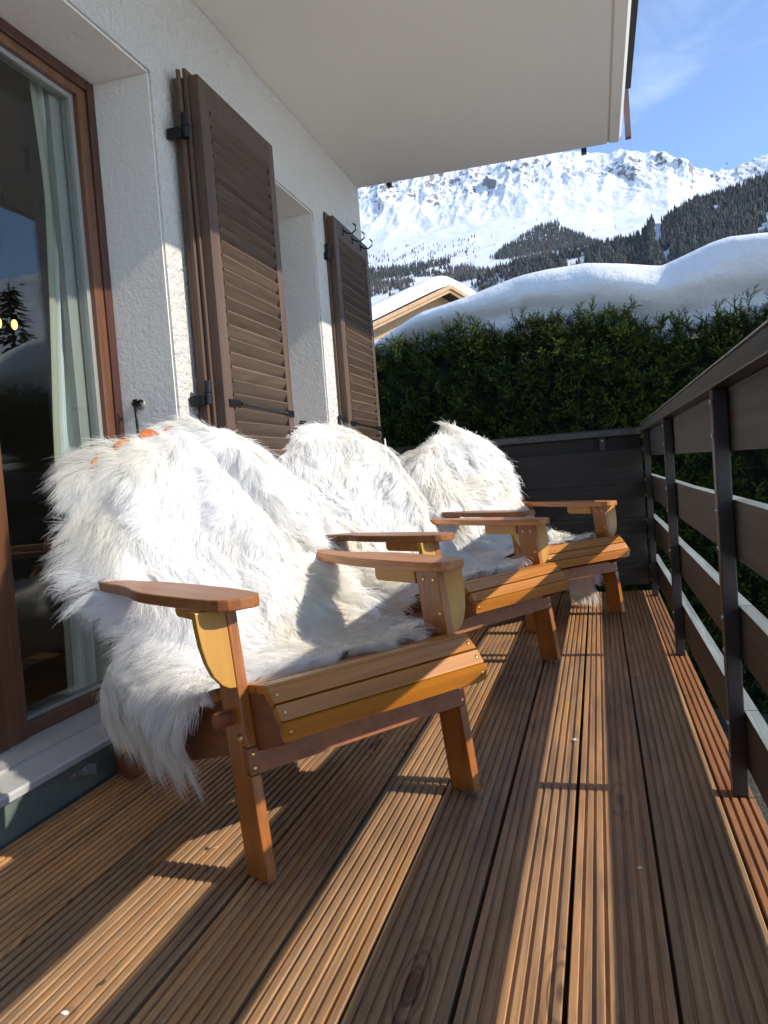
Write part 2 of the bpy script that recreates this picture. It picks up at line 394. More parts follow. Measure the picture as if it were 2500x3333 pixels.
# ================================================================== DECK
def build_deck():
    bm = NB()
    edges = [.2115 - .1515 * i for i in range(11)]      # right edges of the full boards
    W = .1455
    joints = {0: [2.764], 1: [], 2: [3.95], 3: [2.785], 4: [], 5: [.4], 6: [3.3], 7: [], 8: [2.2], 9: []}
    nr = 8; gw = .0052; gd = .0055
    def board(xr, w, y0, y1, nr, mi, dz):
        xl = xr - w; rw = (w - gw * (nr - 1)) / nr
        prof = [(xl, -.028), (xl, -.0015)]
        x = xl
        for k in range(nr):
            a, b = x, x + rw
            if k == 0: prof.append((a + .0015, 0))
            else: prof += [(a, -gd), (a + .0004, -.0011), (a + .0014, 0)]
            if k == nr - 1: prof.append((b - .0015, 0))
            else: prof += [(b - .0014, 0), (b - .0004, -.0011), (b, -gd)]
            x = b + gw
        prof += [(xr, -.0015), (xr, -.028)]
        n = len(prof)
        ys = np.linspace(y0, y1, max(2, int((y1 - y0) / .25) + 1))
        bow = random.uniform(-.0008, .0008)
        rows = []
        for y in ys:
            d = dz + .0010 * mnoise.noise(Vector((xr * 7, y * .9, 3.3)))
            dx = bow * math.sin(y * 1.3 + xr * 9)
            rows.append([bm.verts.new((px + dx, y, pz + (d if pz > -.02 else 0))) for px, pz in prof])
        for A, B in zip(rows, rows[1:]):
            for k in range(n - 1):
                f = bm.faces.new([A[k], A[k + 1], B[k + 1], B[k]]); f.material_index = mi
        f = bm.faces.new(rows[0]); f.material_index = mi
        f = bm.faces.new(rows[-1][::-1]); f.material_index = mi
    for i in range(10):
        xr = edges[i]; ys = [-1.6] + joints[i] + [4.548]
        for a, b in zip(ys, ys[1:]):
            board(xr - .0005, W - (.002 if i % 3 else .0), a + .001, b - .001, nr, 0, -.0012 + .0012 * random.random() - (.0 if i != 5 else .001))
    for a, b in ((-1.6, .506), (.509, 1.784), (1.787, 3.050), (3.053, 4.36), (4.363, 4.548)):
        board(.281, .064, a + .001, b - .001, 4, 1, -.001)
    # bearers under the boards
    n0 = len(bm.faces)
    for k in range(13):
        y = -1.4 + .5 * k
        box(bm, -1.31, .27, y, y + .06, -.10, -.030, .0, 2)
    box(bm, -1.31, .28, -1.6, 4.54, -.125, -.12, .0, 2)  # added dark sheet under the deck, puts black shade behind the board gaps
    o = obj('wooden_deck', bm, [M['deck'], M['deck_red'], M['rail']], None)
    o['kind'] = 'structure'
    return o
build_deck()

# ================================================================== RAILINGS
def build_railing():
    t = thing('balcony_railing', 'dark brown balcony railing of four wide boards on slim metal posts beside the deck', 'railing', (.24, 1.8, 0))
    X, Y = .24, 1.8
    for y in (-.75, .53, 1.785, 3.042, 4.345):
        bm = NB(); box(bm, 0, .031, y - Y, y - Y + .038, .0005, .878, .0025)
        p = obj('post', bm, M['rail_metal'], t)
        for z in (.85, .78, .62, .54, .39, .32, .16, .09):
            b = NB()
            c = Vector((-.0005, y - Y + .006, z))
            tube(b, [c + Vector((.001, 0, 0)), c + Vector((-.003, 0, 0)), c + Vector((-.0045, 0, 0))], [.0062, .0060, .003], 10)
            s = obj('bolt', b, M['steel'], p, True)
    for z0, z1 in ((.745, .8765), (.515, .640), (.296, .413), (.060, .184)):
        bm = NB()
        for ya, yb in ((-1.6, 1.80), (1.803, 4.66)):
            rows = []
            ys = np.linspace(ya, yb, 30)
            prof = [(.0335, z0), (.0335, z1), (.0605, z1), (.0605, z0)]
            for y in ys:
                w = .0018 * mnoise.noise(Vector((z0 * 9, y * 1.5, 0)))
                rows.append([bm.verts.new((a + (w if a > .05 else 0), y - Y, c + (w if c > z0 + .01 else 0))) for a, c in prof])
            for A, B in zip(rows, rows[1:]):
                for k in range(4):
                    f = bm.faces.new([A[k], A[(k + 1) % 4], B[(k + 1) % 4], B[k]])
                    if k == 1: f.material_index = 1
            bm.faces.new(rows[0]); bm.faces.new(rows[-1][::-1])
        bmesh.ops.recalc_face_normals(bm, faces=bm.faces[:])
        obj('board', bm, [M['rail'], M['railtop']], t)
    bm = NB(); box(bm, -.002, .13, -1.6 - Y, 4.50 - Y, .879, .917, .003)
    obj('handrail', bm, M['cap'], t)
    bm = NB(); box(bm, -.006, .134, -1.6 - Y, 4.505 - Y, .9175, .9205, .001)
    obj('metal_capping', bm, M['steel'], t)
    # end railing
    t2 = thing('end_railing', 'black plank panel closing the far end of the balcony under a brown capping', 'railing', (-.5, 4.57, 0))
    X, Y = -.5, 4.57
    bm = NB(); zs = [.032, .22, .408, .598, .788]
    for a, b in zip(zs, zs[1:]): box(bm, -1.298 - X, .238 - X, 4.552 - Y, 4.578 - Y, a, b - .0012, .0012)
    obj('plank_panel', bm, M['rail_x'], t2)
    bm = NB(); box(bm, -1.298 - X, .238 - X, 4.60 - Y, 4.62 - Y, .70, .864, .001)
    obj('recessed_board', bm, M['rail_x'], t2)
    for x in (.018, -1.08):
        bm = NB(); box(bm, x - X, x + .032 - X, 4.556 - Y, 4.598 - Y, .7885, .8635, .0015)
        p = obj('post', bm, M['rail_metal'], t2)
        b = NB(); c = Vector((x + .016 - X, 4.556 - Y, .845)); tube(b, [c, c + Vector((0, -.003, 0)), c + Vector((0, -.0045, 0))], [.006, .006, .003], 10)
        obj('bolt', b, M['steel'], p, True)
    bm = NB(); prism(bm, [(-1.298 - X, 4.535 - Y), (.205 - X, 4.535 - Y), (.2375 - X, 4.506 - Y), (.36 - X, 4.506 - Y), (.36 - X, 4.66 - Y), (-1.298 - X, 4.66 - Y)], 'z', .8655, .902, .003)
    obj('capping', bm, M['cap'], t2)
    bm = NB(); prism(bm, [(-1.299 - X, 4.532 - Y), (.204 - X, 4.532 - Y), (.237 - X, 4.5065 - Y), (.361 - X, 4.5065 - Y), (.361 - X, 4.661 - Y), (-1.299 - X, 4.661 - Y)], 'z', .9023, .905, .0008)
    obj('metal_capping', bm, M['rail_metal'], t2)
build_railing()

# ================================================================== HOUSE
def subdiv_box(bm, x0, x1, y0, y1, z0, z1, mi=0): box(bm, x0, x1, y0, y1, z0, z1, 0, mi)
def build_house():
    t = thing('chalet', 'white plastered chalet wall under a wide concrete balcony slab, left of the deck', 'house', (-1.5, 2, 0))
    X, Y = -1.5, 2
    bm = NB()
    def b(x0, x1, y0, y1, z0, z1, bev=.006): box(bm, x0 - X, x1 - X, y0 - Y, y1 - Y, z0, z1, bev)
    prism(bm, [(-1.54 - X, -2.2 - Y), (-1.30 - X, -2.2 - Y), (-1.30 - X, 4.67 - Y), (-1.54 - X, 4.67 - Y)], 'z', 2.092, 2.495, 0)  # lintel zone
    b(-1.54, -1.30, 2.307, 3.15, -1.3, 2.0915, 0)
    b(-1.54, -1.30, 3.80, 4.67, -1.3, 2.0915, 0)
    b(-1.54, -1.30, 3.1505, 3.7995, -1.3, .85, 0)
    b(-6.0, -1.5405, 4.45, 4.67, -1.3, 2.495, 0)
    w = obj('wall', bm, [M['rough']], t)
    # smooth painted reveals, a thin coat on the plaster
    bm = NB()
    b(-1.54, -1.308, 2.301, 2.3065, .06, 2.084, 0)
    b(-1.54, -1.308, -2.2, 2.3005, 2.0845, 2.0915, 0)
    b(-1.54, -1.308, 3.794, 3.7995, .86, 2.084, 0)
    b(-1.54, -1.308, 3.1505, 3.7935, 2.0845, 2.0915, 0)
    obj('reveal', bm, M['smooth'], t)
    # balcony slab of the upper floor
    bm = NB()
    pr = [(-6.0, 2.4975), (.158, 2.4975), (.160, 2.507), (.170, 2.507), (.172, 2.4975), (.222, 2.4975), (.236, 2.512), (.240, 2.545), (.240, 2.72), (-6.0, 2.72)]
    prism(bm, [(a - X, c) for a, c in pr], 'y', -2.2 - Y, 4.68 - Y, 0)
    obj('balcony_slab', bm, M['ceiling'], t)
    bm = NB(); b(.2415, .268, -2.2, 4.155, 2.545, 3.35, .003)
    obj('fascia_board', bm, M['rail'], t)
    for x, y, z in ((.258, 4.640, 2.50), (-1.125, 4.685, 2.482), (.018, 4.685, 2.475)):
        bm = NB(); b(x, x + .030, y, y + .042, z, 3.3, .002)
        obj('upper_railing_post', bm, M['post_pink'] if x > .2 else M['rail_metal'], t)
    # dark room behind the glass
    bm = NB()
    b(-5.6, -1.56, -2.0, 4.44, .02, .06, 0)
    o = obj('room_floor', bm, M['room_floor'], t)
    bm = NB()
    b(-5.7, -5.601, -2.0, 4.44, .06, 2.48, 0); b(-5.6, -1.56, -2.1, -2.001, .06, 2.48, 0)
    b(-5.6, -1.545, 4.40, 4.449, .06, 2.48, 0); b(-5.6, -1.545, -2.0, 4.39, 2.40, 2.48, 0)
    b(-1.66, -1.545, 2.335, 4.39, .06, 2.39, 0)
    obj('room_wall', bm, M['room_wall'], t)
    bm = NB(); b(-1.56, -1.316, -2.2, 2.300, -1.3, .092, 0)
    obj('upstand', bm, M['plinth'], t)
    return t
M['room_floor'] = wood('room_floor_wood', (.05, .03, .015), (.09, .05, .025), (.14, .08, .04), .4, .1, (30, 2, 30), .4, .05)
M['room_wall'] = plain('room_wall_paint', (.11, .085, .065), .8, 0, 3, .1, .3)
build_house()

# sliding door
def build_door():
    X, Y = -1.5, 1.7
    t = thing('glass_door', 'mahogany framed glass terrace door with a pale curtain behind it', 'glass door', (X, Y, .1))
    Z = .1
    def bx(bm, x0, x1, y0, y1, z0, z1, bev=.003): box(bm, x0 - X, x1 - X, y0 - Y, y1 - Y, z0 - Z, z1 - Z, bev)
    fr = NB()
    bx(fr, -1.56, -1.505, 2.262, 2.300, .12, 2.083)
    bx(fr, -1.56, -1.505, -.6, 2.2615, 2.048, 2.083)
    f = obj('frame', fr, M['frame_dark'], t)
    sa = NB()
    bx(sa, -1.565, -1.512, 2.215, 2.2615, .150, 2.0475)
    bx(sa, -1.565, -1.512, 1.7305, 2.2145, 2.020, 2.0475)
    bx(sa, -1.565, -1.512, 1.7305, 2.2145, .1185, .156)
    bx(sa, -1.565, -1.506, 1.700, 1.730, .1185, 2.0475, .002)
    bx(sa, -1.565, -1.504, 1.655, 1.6990, .1185, 2.0475, .002)
    obj('sash', sa, M['frame'], t)
    sa = NB()
    bx(sa, -1.565, -1.500, 1.585, 1.6540, .1185, 2.0475, .002)
    bx(sa, -1.565, -1.500, -.55, 1.5845, .1185, .156); bx(sa, -1.565, -1.500, -.55, 1.5845, 2.020, 2.0475)
    bx(sa, -1.565, -1.500, -.6, -.5505, .1185, 2.0475)
    obj('sash', sa, M['frame'], t)
    sp = NB()
    for a, b_, c, d in ((2.196, 2.2145, .157, 2.019), (1.731, 2.1955, 2.003, 2.019), (1.731, 2.1955, .157, .168)):
        bx(sp, -1.560, -1.528, a, b_, c, d, .001)
    bx(sp, -1.590, -1.5665, 2.150, 2.2145, .16, 2.03, .002)
    obj('glazing_bead', sp, M['bead'], t)
    g = NB(); bx(g, -1.5455, -1.5395, 1.731, 2.1957, .169, 2.0025, 0); obj('pane', g, M['glass'], t)
    g = NB(); bx(g, -1.5455, -1.5395, -.5495, 1.5845, .157, 2.019, 0); obj('pane', g, M['glass'], t)
    s = NB()
    prism(s, [(-1.60 - X, .119 - Z), (-1.405 - X, .1165 - Z), (-1.405 - X, .094 - Z), (-1.60 - X, .094 - Z)], 'y', -2.2 - Y, 2.3005 - Y, .001)
    prism(s, [(-1.4045 - X, .110 - Z), (-1.306 - X, .1055 - Z), (-1.302 - X, .100 - Z), (-1.302 - X, .086 - Z), (-1.310 - X, .086 - Z), (-1.310 - X, .094 - Z), (-1.4045 - X, .094 - Z)], 'y', -2.2 - Y, 2.3005 - Y, .001)
    obj('sill', s, M['alu'], t)
    return t
M['frame_dark'] = wood('dark_mahogany_frame', (.03, .009, .005), (.055, .016, .009), (.09, .028, .014), .4, .2, (30, 30, 1.8), .4, .05)
M['bead'] = plain('grey_spacer', (.33, .32, .29), .4, .3, 40, .05, .06)
build_door()
# curtain
def build_curtain():
    n, mz = 150, 24
    ys = np.linspace(0, 1, n); V = []; att = []
    for k in range(mz):
        z = .14 + 1.95 * k / (mz - 1)
        left = np.interp(z, [.1, .5, .95, 1.3, 1.7, 2.1], [2.040, 2.050, 2.075, 2.110, 2.145, 2.120])
        for s in ys:
            y = left + (2.325 - left) * s
            x = -1.605 + .020 * math.sin(s * 19 + .5 * math.sin(z * 2)) * (.35 + .65 * s) + .012 * math.sin(s * 57 + z)
            V.append((x, y, z))
    V = np.array(V); F = []; idx = np.arange(n * mz).reshape(mz, n)
    f = np.stack([idx[:-1, :-1], idx[:-1, 1:], idx[1:, 1:], idx[1:, :-1]], -1).reshape(-1, 4)
    o = mesh_np('curtain', V - np.array([-1.605, 2.2, .14]), f, M['curtain']); o.location = (-1.605, 2.2, .14)
    tag(o, 'pale mint curtain hanging behind the glass terrace door', 'curtain')
    # hem strip on the leading edge
    V2 = []; 
    for k in range(mz):
        a = V[k * n]
        for d in (0, .004, .026, .030): V2.append((a[0] + (.006 if d in (.004, .026) else .002), a[1] - .024 + d, a[2]))
    i2 = np.arange(4 * mz).reshape(mz, 4)
    f2 = np.stack([i2[:-1, :-1], i2[:-1, 1:], i2[1:, 1:], i2[1:, :-1]], -1).reshape(-1, 4)
    mesh_np('hem', np.array(V2) - np.array([-1.605, 2.2, .14]), f2, M['hem'], o)
build_curtain()

# lamps inside
def mk_emit(name, col, s):
    m = bpy.data.materials.new(name); m.use_nodes = True; nt = m.node_tree; nt.nodes.clear()
    o = nt.nodes.new('ShaderNodeOutputMaterial'); e = nt.nodes.new('ShaderNodeEmission'); e.inputs[0].default_value = (*col, 1); e.inputs[1].default_value = s
    L(nt, e.outputs[0], o.inputs[0]); return m
M['bulb'] = mk_emit('lit_bulb', (1, .55, .12), 2.2)
for (x, y, z), lab in (((-2.8, 3.395, 1.64), 'lit yellow bulb of a ceiling lamp seen through the glass, the whole one'), ((-2.8, 3.285, 1.63), 'lit yellow bulb cut by the left edge of the photo')):
    t = thing('pendant_lamp', lab, 'lamp', (x, y, 2.399))
    b = NB(); tube(b, [(0, 0, 0), (0, 0, z + .075 - 2.399)], .003, 8); obj('cord', b, M['dark_metal'], t)
    b = NB(); tube(b, [(0, 0, z + .075 - 2.399), (0, 0, z + .03 - 2.399)], [.008, .013], 12); obj('socket', b, M['dark_metal'], t)
    b = NB(); zz = z - 2.399
    tube(b, [(0, 0, zz + .03), (0, 0, zz + .018), (0, 0, zz + .0), (0, 0, zz - .014), (0, 0, zz - .018)], [.008, .014, .015, .009, .003], 14); obj('bulb', b, M['bulb'], t, True)

# ================================================================== SHUTTERS
def build_shutter(name, label, xf, y0, y1, z0, z1, lip=True, bar=True, loc=None):
    """front leaf: outer face at x=xf"""
    t = thing(name, label, 'shutter', (xf, y0, z0))
    w = y1 - y0; h = z1 - z0; T = .036; st = .068
    bm = NB()
    box(bm, -T, 0, 0, st, 0, h, .003); box(bm, -T, 0, w - st * .8, w, 0, h, .003)
    box(bm, -T + .001, -.001, st + .0003, w - st * .8 - .0003, h - .092, h, .002)
    box(bm, -T + .001, -.001, st + .0003, w - st * .8 - .0003, 0, .12, .002)
    obj('frame', bm, M['shutter_v'], t)
    if lip:
        bm = NB(); box(bm, -T - .012, -T - .0005, -.014, .05, .02, h + .02, .002); obj('rebate_strip', bm, M['shutter_v'], t)
    bm = NB(); n = int((h - .212) / .0475); pitch = (h - .2125) / n
    for k in range(n):
        zc = .12 + pitch * (k + .5)
        # slat tilted outwards at the bottom
        pr = [(-.0350, zc - .0305), (-.0265, zc - .0330), (.0048, zc + .0160), (.0020, zc + .0215), (-.0060, zc + .0225)]
        j = random.uniform(-.0008, .0008)
        ya, yb = st + .0008, w - st * .8 - .0008
        # right ends are cut back so each blade steps out
        A = [bm.verts.new((px + j, ya, pz)) for px, pz in pr]
        B = [bm.verts.new((px + j, yb - (.0 if px < -.01 else .004), pz)) for px, pz in pr]
        fs = [bm.faces.new(A), bm.faces.new(B[::-1])]
        for i in range(5): fs.append(bm.faces.new([A[i], B[i], B[(i + 1) % 5], A[(i + 1) % 5]]))
        bmesh.ops.recalc_face_normals(bm, faces=fs)
    obj('louvre_panel', bm, M['shutter'], t)
    if bar:
        zb = 1.03 - z0
        bm = NB()
        box(bm, .0006, .006, .030, .115, zb - .008, zb + .018, .0015)
        box(bm, .0006, .006, w - .095, w - .008, zb - .016, zb + .010, .0015)
        tube(bm, [(.0095, .112, zb + .006), (.012, .15, zb + .004), (.012, w - .13, zb - .002), (.0095, w - .092, zb - .003)], .0048, 8)
        obj('locking_bar', bm, M['dark_metal'], t)
    return t
s1 = build_shutter('louvred_shutter', 'large brown louvred shutter folded open beside the glass door, nearer one', -1.20, 2.437, 3.062, .14, 2.122)
def ring_on(t, y, z, x=.008, r=.020):
    bm = NB(); pts = [(x + .006 * math.sin(a * 2), y + r * math.cos(a), z - r + r * math.sin(a)) for a in np.linspace(0, 2 * math.pi, 25)]
    tube(bm, pts, .0032, 6, False); tube(bm, [(0, y, z), (x + .008, y, z + .002)], .004, 8); obj('pull_ring', bm, M['dark_metal'], t, True)
ring_on(s1, .604, .965 - .14)
bm = NB(); tube(bm, [(-.01, .600, .775 - .14), (.028, .612, .775 - .14)], .010, 12); tube(bm, [(.020, .602, .775 - .14), (.032, .614, .776 - .14)], .012, 12); obj('buffer', bm, M['dark_metal'], s1, True)
def hinge(t, x, y, z, s=1):
    bm = NB()
    box(bm, x - .001, x + .006, y - .004, y + .062 * s, z, z + .034, .0015)
    tube(bm, [(x + .006, y - .014, z - .002), (x + .006, y - .014, z + .036)], .013, 14)
    tube(bm, [(x + .004, y - .014, z - .042), (x + .004, y - .014, z - .0045)], .0135, 14)
    box(bm, x - .05, x - .002, y - .04, y - .020, z - .045, z - .012, .002)
    o = obj('hinge', bm, M['dark_metal'], t, False)
hinge(s1, -.044, -.028, 1.975 - .14 - .03); hinge(s1, -.044, -.028, 1.10 - .14 - .03)
# the second leaf folded behind
t = thing('louvred_shutter', 'back leaf of the folded pair, only its narrow brown edge showing by the wall', 'shutter', (-1.252, 2.42, .14))
bm = NB(); box(bm, -.036, 0, 0, .60, 0, 1.975, .003); obj('frame', bm, M['shutter_v'], t)
bm = NB(); box(bm, -.012, .0005, -.012, .0, .02, 1.995, .002); obj('rebate_strip', bm, M['shutter_v'], t)
s2 = build_shutter('louvred_shutter', 'dark louvred shutter at the house corner with three hooks on its top rail', -1.25, 3.968, 4.605, .14, 2.118)
ring_on(s2, .600, .995 - .14)
hinge(s2, -.040, -.012, 1.96 - .14 - .03); hinge(s2, -.040, -.012, 1.07 - .14 - .03)
for k, yy in enumerate((4.135, 4.295, 4.455)):
    bm = NB(); y = yy - 3.968; z = 2.078 - .14
    box(bm, .0005, .004, y - .008, y + .008, z - .022, z + .022, .001)
    tube(bm, [(.003, y, z + .004), (.02, y + .004, z - .010), (.045, y + .01, z - .012), (.066, y + .014, z + .004), (.068, y + .014, z + .026), (.055, y + .012, z + .040)], .0042, 8)
    obj('coat_hook', bm, M['dark_metal'], s2, True)
# cloth hanging from the ring of the far shutter
def build_cloth():
    V = []; n, k = 9, 14
    for j in range(k):
        s = j / (k - 1); z = -.30 * s; w = .010 + .030 * min(1, s * 1.6)
        for i in range(n):
            a = 2 * math.pi * i / n
            r = 1 + .25 * math.sin(a * 3 + s * 5)
            V.append((math.cos(a) * w * .35 * r + .02, math.sin(a) * w * r + .035 * s, z))
    idx = np.arange(n * k).reshape(k, n); F = []
    for j in range(k - 1):
        for i in range(n): F.append((idx[j, i], idx[j, (i + 1) % n], idx[j + 1, (i + 1) % n], idx[j + 1, i]))
    o = mesh_np('hanging_cloth', V, F, M['cloth']); o.location = (-1.252 + .012, 4.560, .965)
    tag(o, 'white cloth hanging from the ring of the far shutter', 'cloth')
build_cloth()
# shutter stays on the reveals
for y, lab in ((2.300, 'black iron hook and rod on the plaster reveal above the first chair'), (3.793, 'small black iron hook on the plaster reveal between the two shutters')):
    t = thing('shutter_stay', lab, 'hook', (-1.437, y, 1.04))
    bm = NB(); tube(bm, [(0, .0, 0), (0, -.020, 0), (.004, -.030, 0)], [.0055, .0055, .009], 10)
    pts = [(.010 * math.cos(a), -.030, .010 * math.sin(a) + .002) for a in np.linspace(.3, 5.8, 14)]; tube(bm, pts, .0042, 8)
    tube(bm, [(.006, -.024, .004), (.02, -.03, .008), (.028, -.03, .006)], .005, 8)
    obj('eye', bm, M['dark_metal'], t, True)
    bm = NB(); tube(bm, [(0, -.032, -.004), (.002, -.034, -.06), (.001, -.030, -.17), (.0, -.02, -.22)], [.006, .0046, .0046, .0046], 8)
    obj('rod', bm, M['dark_metal'], t, True)
    bm = NB(); tube(bm, [(0, .0005, 0), (0, -.004, 0)], [.019, .016], 18); obj('rosette', bm, M['bead'], t, True)
# bracket on the upstand
t = thing('metal_bracket', 'small grey metal angle bracket screwed to the grey green upstand', 'bracket', (-1.316, 1.625, .055))
bm = NB()
prism(bm, [(0, .006), (.003, -.008), (.085, -.022), (.083, .006)], 'x', .0005, .0035, .0005)
box(bm, .0035, .028, .078, .086, -.020, .010, .001)
obj('plate', bm, M['steel'], t)
for y in (.025, .06):
    b = NB(); tube(b, [(.0035, y, -.001), (.0065, y, -.001)], [.0055, .003], 10); obj('screw', b, M['steel'], t, True)

# ================================================================== CHAIRS
def xf(z): return .081 - .150 * z          # front line of the leaning front legs
def screw(parent, c, d, r=.0045):
    b = NB(); c = Vector(c); d = Vector(d)
    tube(b, [c - d * .001, c + d * .0012, c + d * .0016], [r, r, r * .5], 10)
    return obj('screw', b, M['brass'], parent, True)
def build_chair():
    t = thing('adirondack_chair', '', 'chair')
    # front legs
    for y0, y1 in ((0, .022), (.544, .566)):
        bm = NB()
        pts = [(0, .0004), (xf(.012), .011), (xf(.204), .204), (xf(.204) - .021, .206), (xf(.256) - .021, .256), (xf(.256), .258), (xf(.518), .5195), (xf(.518) - .078, .5195)]
        prism(bm, pts, 'y', y0, y1, .003)
        leg = obj('front_leg', bm, M['leg'], t)
        out = -1 if y0 == 0 else 1
        yo = y0 if y0 == 0 else y1
        b = NB(); tube(b, [(.020, yo, .272), (.020, yo + out * .002, .272), (.020, yo + out * .006, .272)], [.0105, .010, .004], 14)
        obj('bolt', b, M['brass'], leg, True)
        b = NB(); tube(b, [(-.014, yo - out * .02, .306), (-.014, yo + out * .030, .306), (-.014, yo + out * .034, .306)], [.0155, .0155, .0135], 20)
        obj('dowel_knob', b, M['redwood'], leg)
        if y0 > .1:
            for z, x in ((.495, -.045), (.495, .0 - .010), (.415, .006)):
                screw(leg, (x, y0, z), (0, -1, 0), .0055)
        # gusset, leaning with the leg
        prof = [(0, .3705), (.014, .372), (.028, .380), (.042, .398), (.052, .424), (.058, .455), (.061, .487), (.062, .5195), (0, .5195)]
        bm = NB()
        A = [bm.verts.new((xf(z) - .002, yo + out * p, z)) for p, z in prof]; B = [bm.verts.new((xf(z) - .021, yo + out * p, z)) for p, z in prof]
        fs = [bm.faces.new(A), bm.faces.new(B[::-1])]; n = len(prof)
        for i in range(n): fs.append(bm.faces.new([A[i], B[i], B[(i + 1) % n], A[(i + 1) % n]]))
        bmesh.ops.recalc_face_normals(bm, faces=fs); bevel(bm, list({e for f in fs[:2] for e in f.edges}), .0018)
        obj('arm_bracket', bm, M['gusset'], t)
        bm = NB(); ya, yb = y0 + .0003, y1 - .0003
        prism(bm, [(-.232, .5195), (-.232, .492), (-.226, .484), (-.218, .482), (-.0745, .482), (-.0795, .5195)], 'y', ya, yb, .0015)
        obj('arm_cleat', bm, M['gusset'], t)
        # arm board outline in (x, offset outwards)
        o1 = [(.050, -.048), (.056, -.030), (.057, -.005), (.052, .018), (.040, .032), (.018, .041), (-.05, .050), (-.13, .060), (-.21, .067), (-.26, .068), (-.31, .062), (-.37, .049), (-.43, .044), (-.52, .047), (-.585, .049), (-.600, .042), (-.607, .028), (-.605, .010), (-.59, -.002), (-.50, -.014), (-.42, -.030), (-.34, -.047), (-.22, -.060), (-.10, -.068), (-.02, -.067), (.025, -.062)]
        pts = [(x, yo + out * o) for x, o in o1]
        bm = NB(); prism(bm, pts, 'z', .5200, .5425, .0045, 0, 3)
        obj('armrest', bm, M['arm'], t)
    # stretcher below the seat
    bm = NB(); z0, z1 = .2065, .2555
    prism(bm, [(xf(z0) - .0205, z0), (xf(z0) - .0005, z0), (xf(z1) - .0005, z1), (xf(z1) - .0205, z1)], 'y', .0, .566, .0022)
    br = obj('front_stretcher', bm, M['redwood'], t)
    for y in (.011, .555):
        for z in (.218, .244): screw(br, (xf(z) - .0005, y, z), (1, 0, .15))
    # stringers
    top = [(.100, .350), (.078, .360), (.05, .3575), (0, .3475), (-.075, .327), (-.15, .302), (-.25, .265), (-.36, .222), (-.50, .167), (-.62, .125), (-.72, .094), (-.765, .080), (-.79, .062), (-.803, .040), (-.803, .016), (-.79, .0008)]
    low = [(-.69, .0008), (-.675, .004), (-.53, .068), (-.229, .164), (-.07, .212), (.04, .245), (.128, .276), (.138, .285), (.128, .3125), (.118, .328)]
    for y0 in (.0225, .5215):
        bm = NB(); prism(bm, top[::-1] + low[::-1], 'y', y0, y0 + .022, .0022)
        obj('seat_rail', bm, M['redwood'], t)
    # seat slats: outer line (x,z)->(x,z), thickness inwards
    def slat(a, b, y0=.0225, y1=.5435, th=.0185, m='seat', scr=True):
        a = Vector((a[0], 0, a[1])); b = Vector((b[0], 0, b[1])); d = (b - a).normalized(); n = Vector((-d.z, 0, d.x))
        if n.z < 0 and abs(d.x) > .3: n = -n
        if abs(d.x) <= .5 and n.x < 0: n = -n
        p = [a, b, b - n * th, a - n * th]
        bm = NB(); prism(bm, [(q.x, q.z) for q in p], 'y', y0, y1, .003)
        s = obj('seat_slat', bm, M[m], t)
        if scr:
            c = (a + b) / 2
            for y in (y0 + .014, y1 - .014): screw(s, (c.x, y, c.z), n)
        return s
    slat((.1425, .2835), (.1490, .3175)); slat((.1400, .3225), (.1215, .3475)); slat((.1185, .3515), (.0940, .3740)); slat((.0900, .3800), (.0520, .3755))
    zt = [(.100, .3685), (.05, .3760), (0, .366), (-.075, .3455), (-.15, .3205), (-.25, .2835), (-.36, .2405)]
    for x in (.046, -.002, -.050, -.098, -.146, -.194, -.242):
        f = lambda q: float(np.interp(-q, [-a for a, _ in zt], [b for _, b in zt]))
        slat((x, f(x)), (x - .042, f(x - .042)), scr=False)
    # back boards: fan of seven with rounded tops
    def bz(z): return -.318 - .67 * (z - .22)
    for k in range(7):
        c = .283 + (k - 3) * .0765; cb = .283 + (k - 3) * .066
        ztop = .938 - .0088 * (k - 3) ** 2; hw = .036; hb = .031
        prof = [(cb - hb, .20), (c - hw, ztop - .036)] + [(c - hw * math.cos(a), ztop - .036 + .036 * math.sin(a)) for a in np.linspace(.25, math.pi - .25, 9)] + [(c + hw, ztop - .036), (cb + hb, .20)]
        bm = NB(); th = .016
        A = [bm.verts.new((bz(z), y, z)) for y, z in prof]; B = [bm.verts.new((bz(z) - th, y, z - .008)) for y, z in prof]
        fs = [bm.faces.new(A), bm.faces.new(B[::-1])]; n = len(prof)
        for i in range(n): fs.append(bm.faces.new([A[i], B[i], B[(i + 1) % n], A[(i + 1) % n]]))
        bmesh.ops.recalc_face_normals(bm, faces=fs); bevel(bm, list({e for f in fs[:2] for e in f.edges}), .003)
        obj('back_board', bm, M['orange'], t)
    for z, y0, y1 in ((.485, -.030, .596), (.74, .03, .536), (.24, .0455, .5205)):
        bm = NB(); x = bz(z) - .018
        prism(bm, [(x, z), (x - .022 * .83, z - .012), (x - .022 * .83 - .02, z + .022), (x - .021, z + .034)], 'y', y0, y1, .002)
        obj('back_rail', bm, M['orange'], t)
    bm = NB(); prism(bm, [(-.640, .140), (-.672, .128), (-.655, .082), (-.623, .094)], 'y', .002, .564, .002)
    c = obj('rear_stretcher', bm, M['gusset'], t)
    screw(c, (-.648, .002, .112), (0, -1, 0), .007)
    return t
POSE = {1: (-.698, 1.342, 54.0), 2: (-.535, 2.524, 58.4), 3: (-.345, 3.502, 48.75)}
def chair_mat(c):
    x, y, a = POSE[c]; a = math.radians(a)
    # local x = forward (sin a, -cos a), local y = sideways (cos a, sin a)
    return (x, y, 0), a - math.pi / 2
def dup(o, parent=None):
    c = o.copy(); C.objects.link(c)
    if parent is not None:
        c.parent = parent; c.matrix_parent_inverse = o.matrix_parent_inverse.copy()
    for ch in list(o.children): dup(ch, c)
    return c
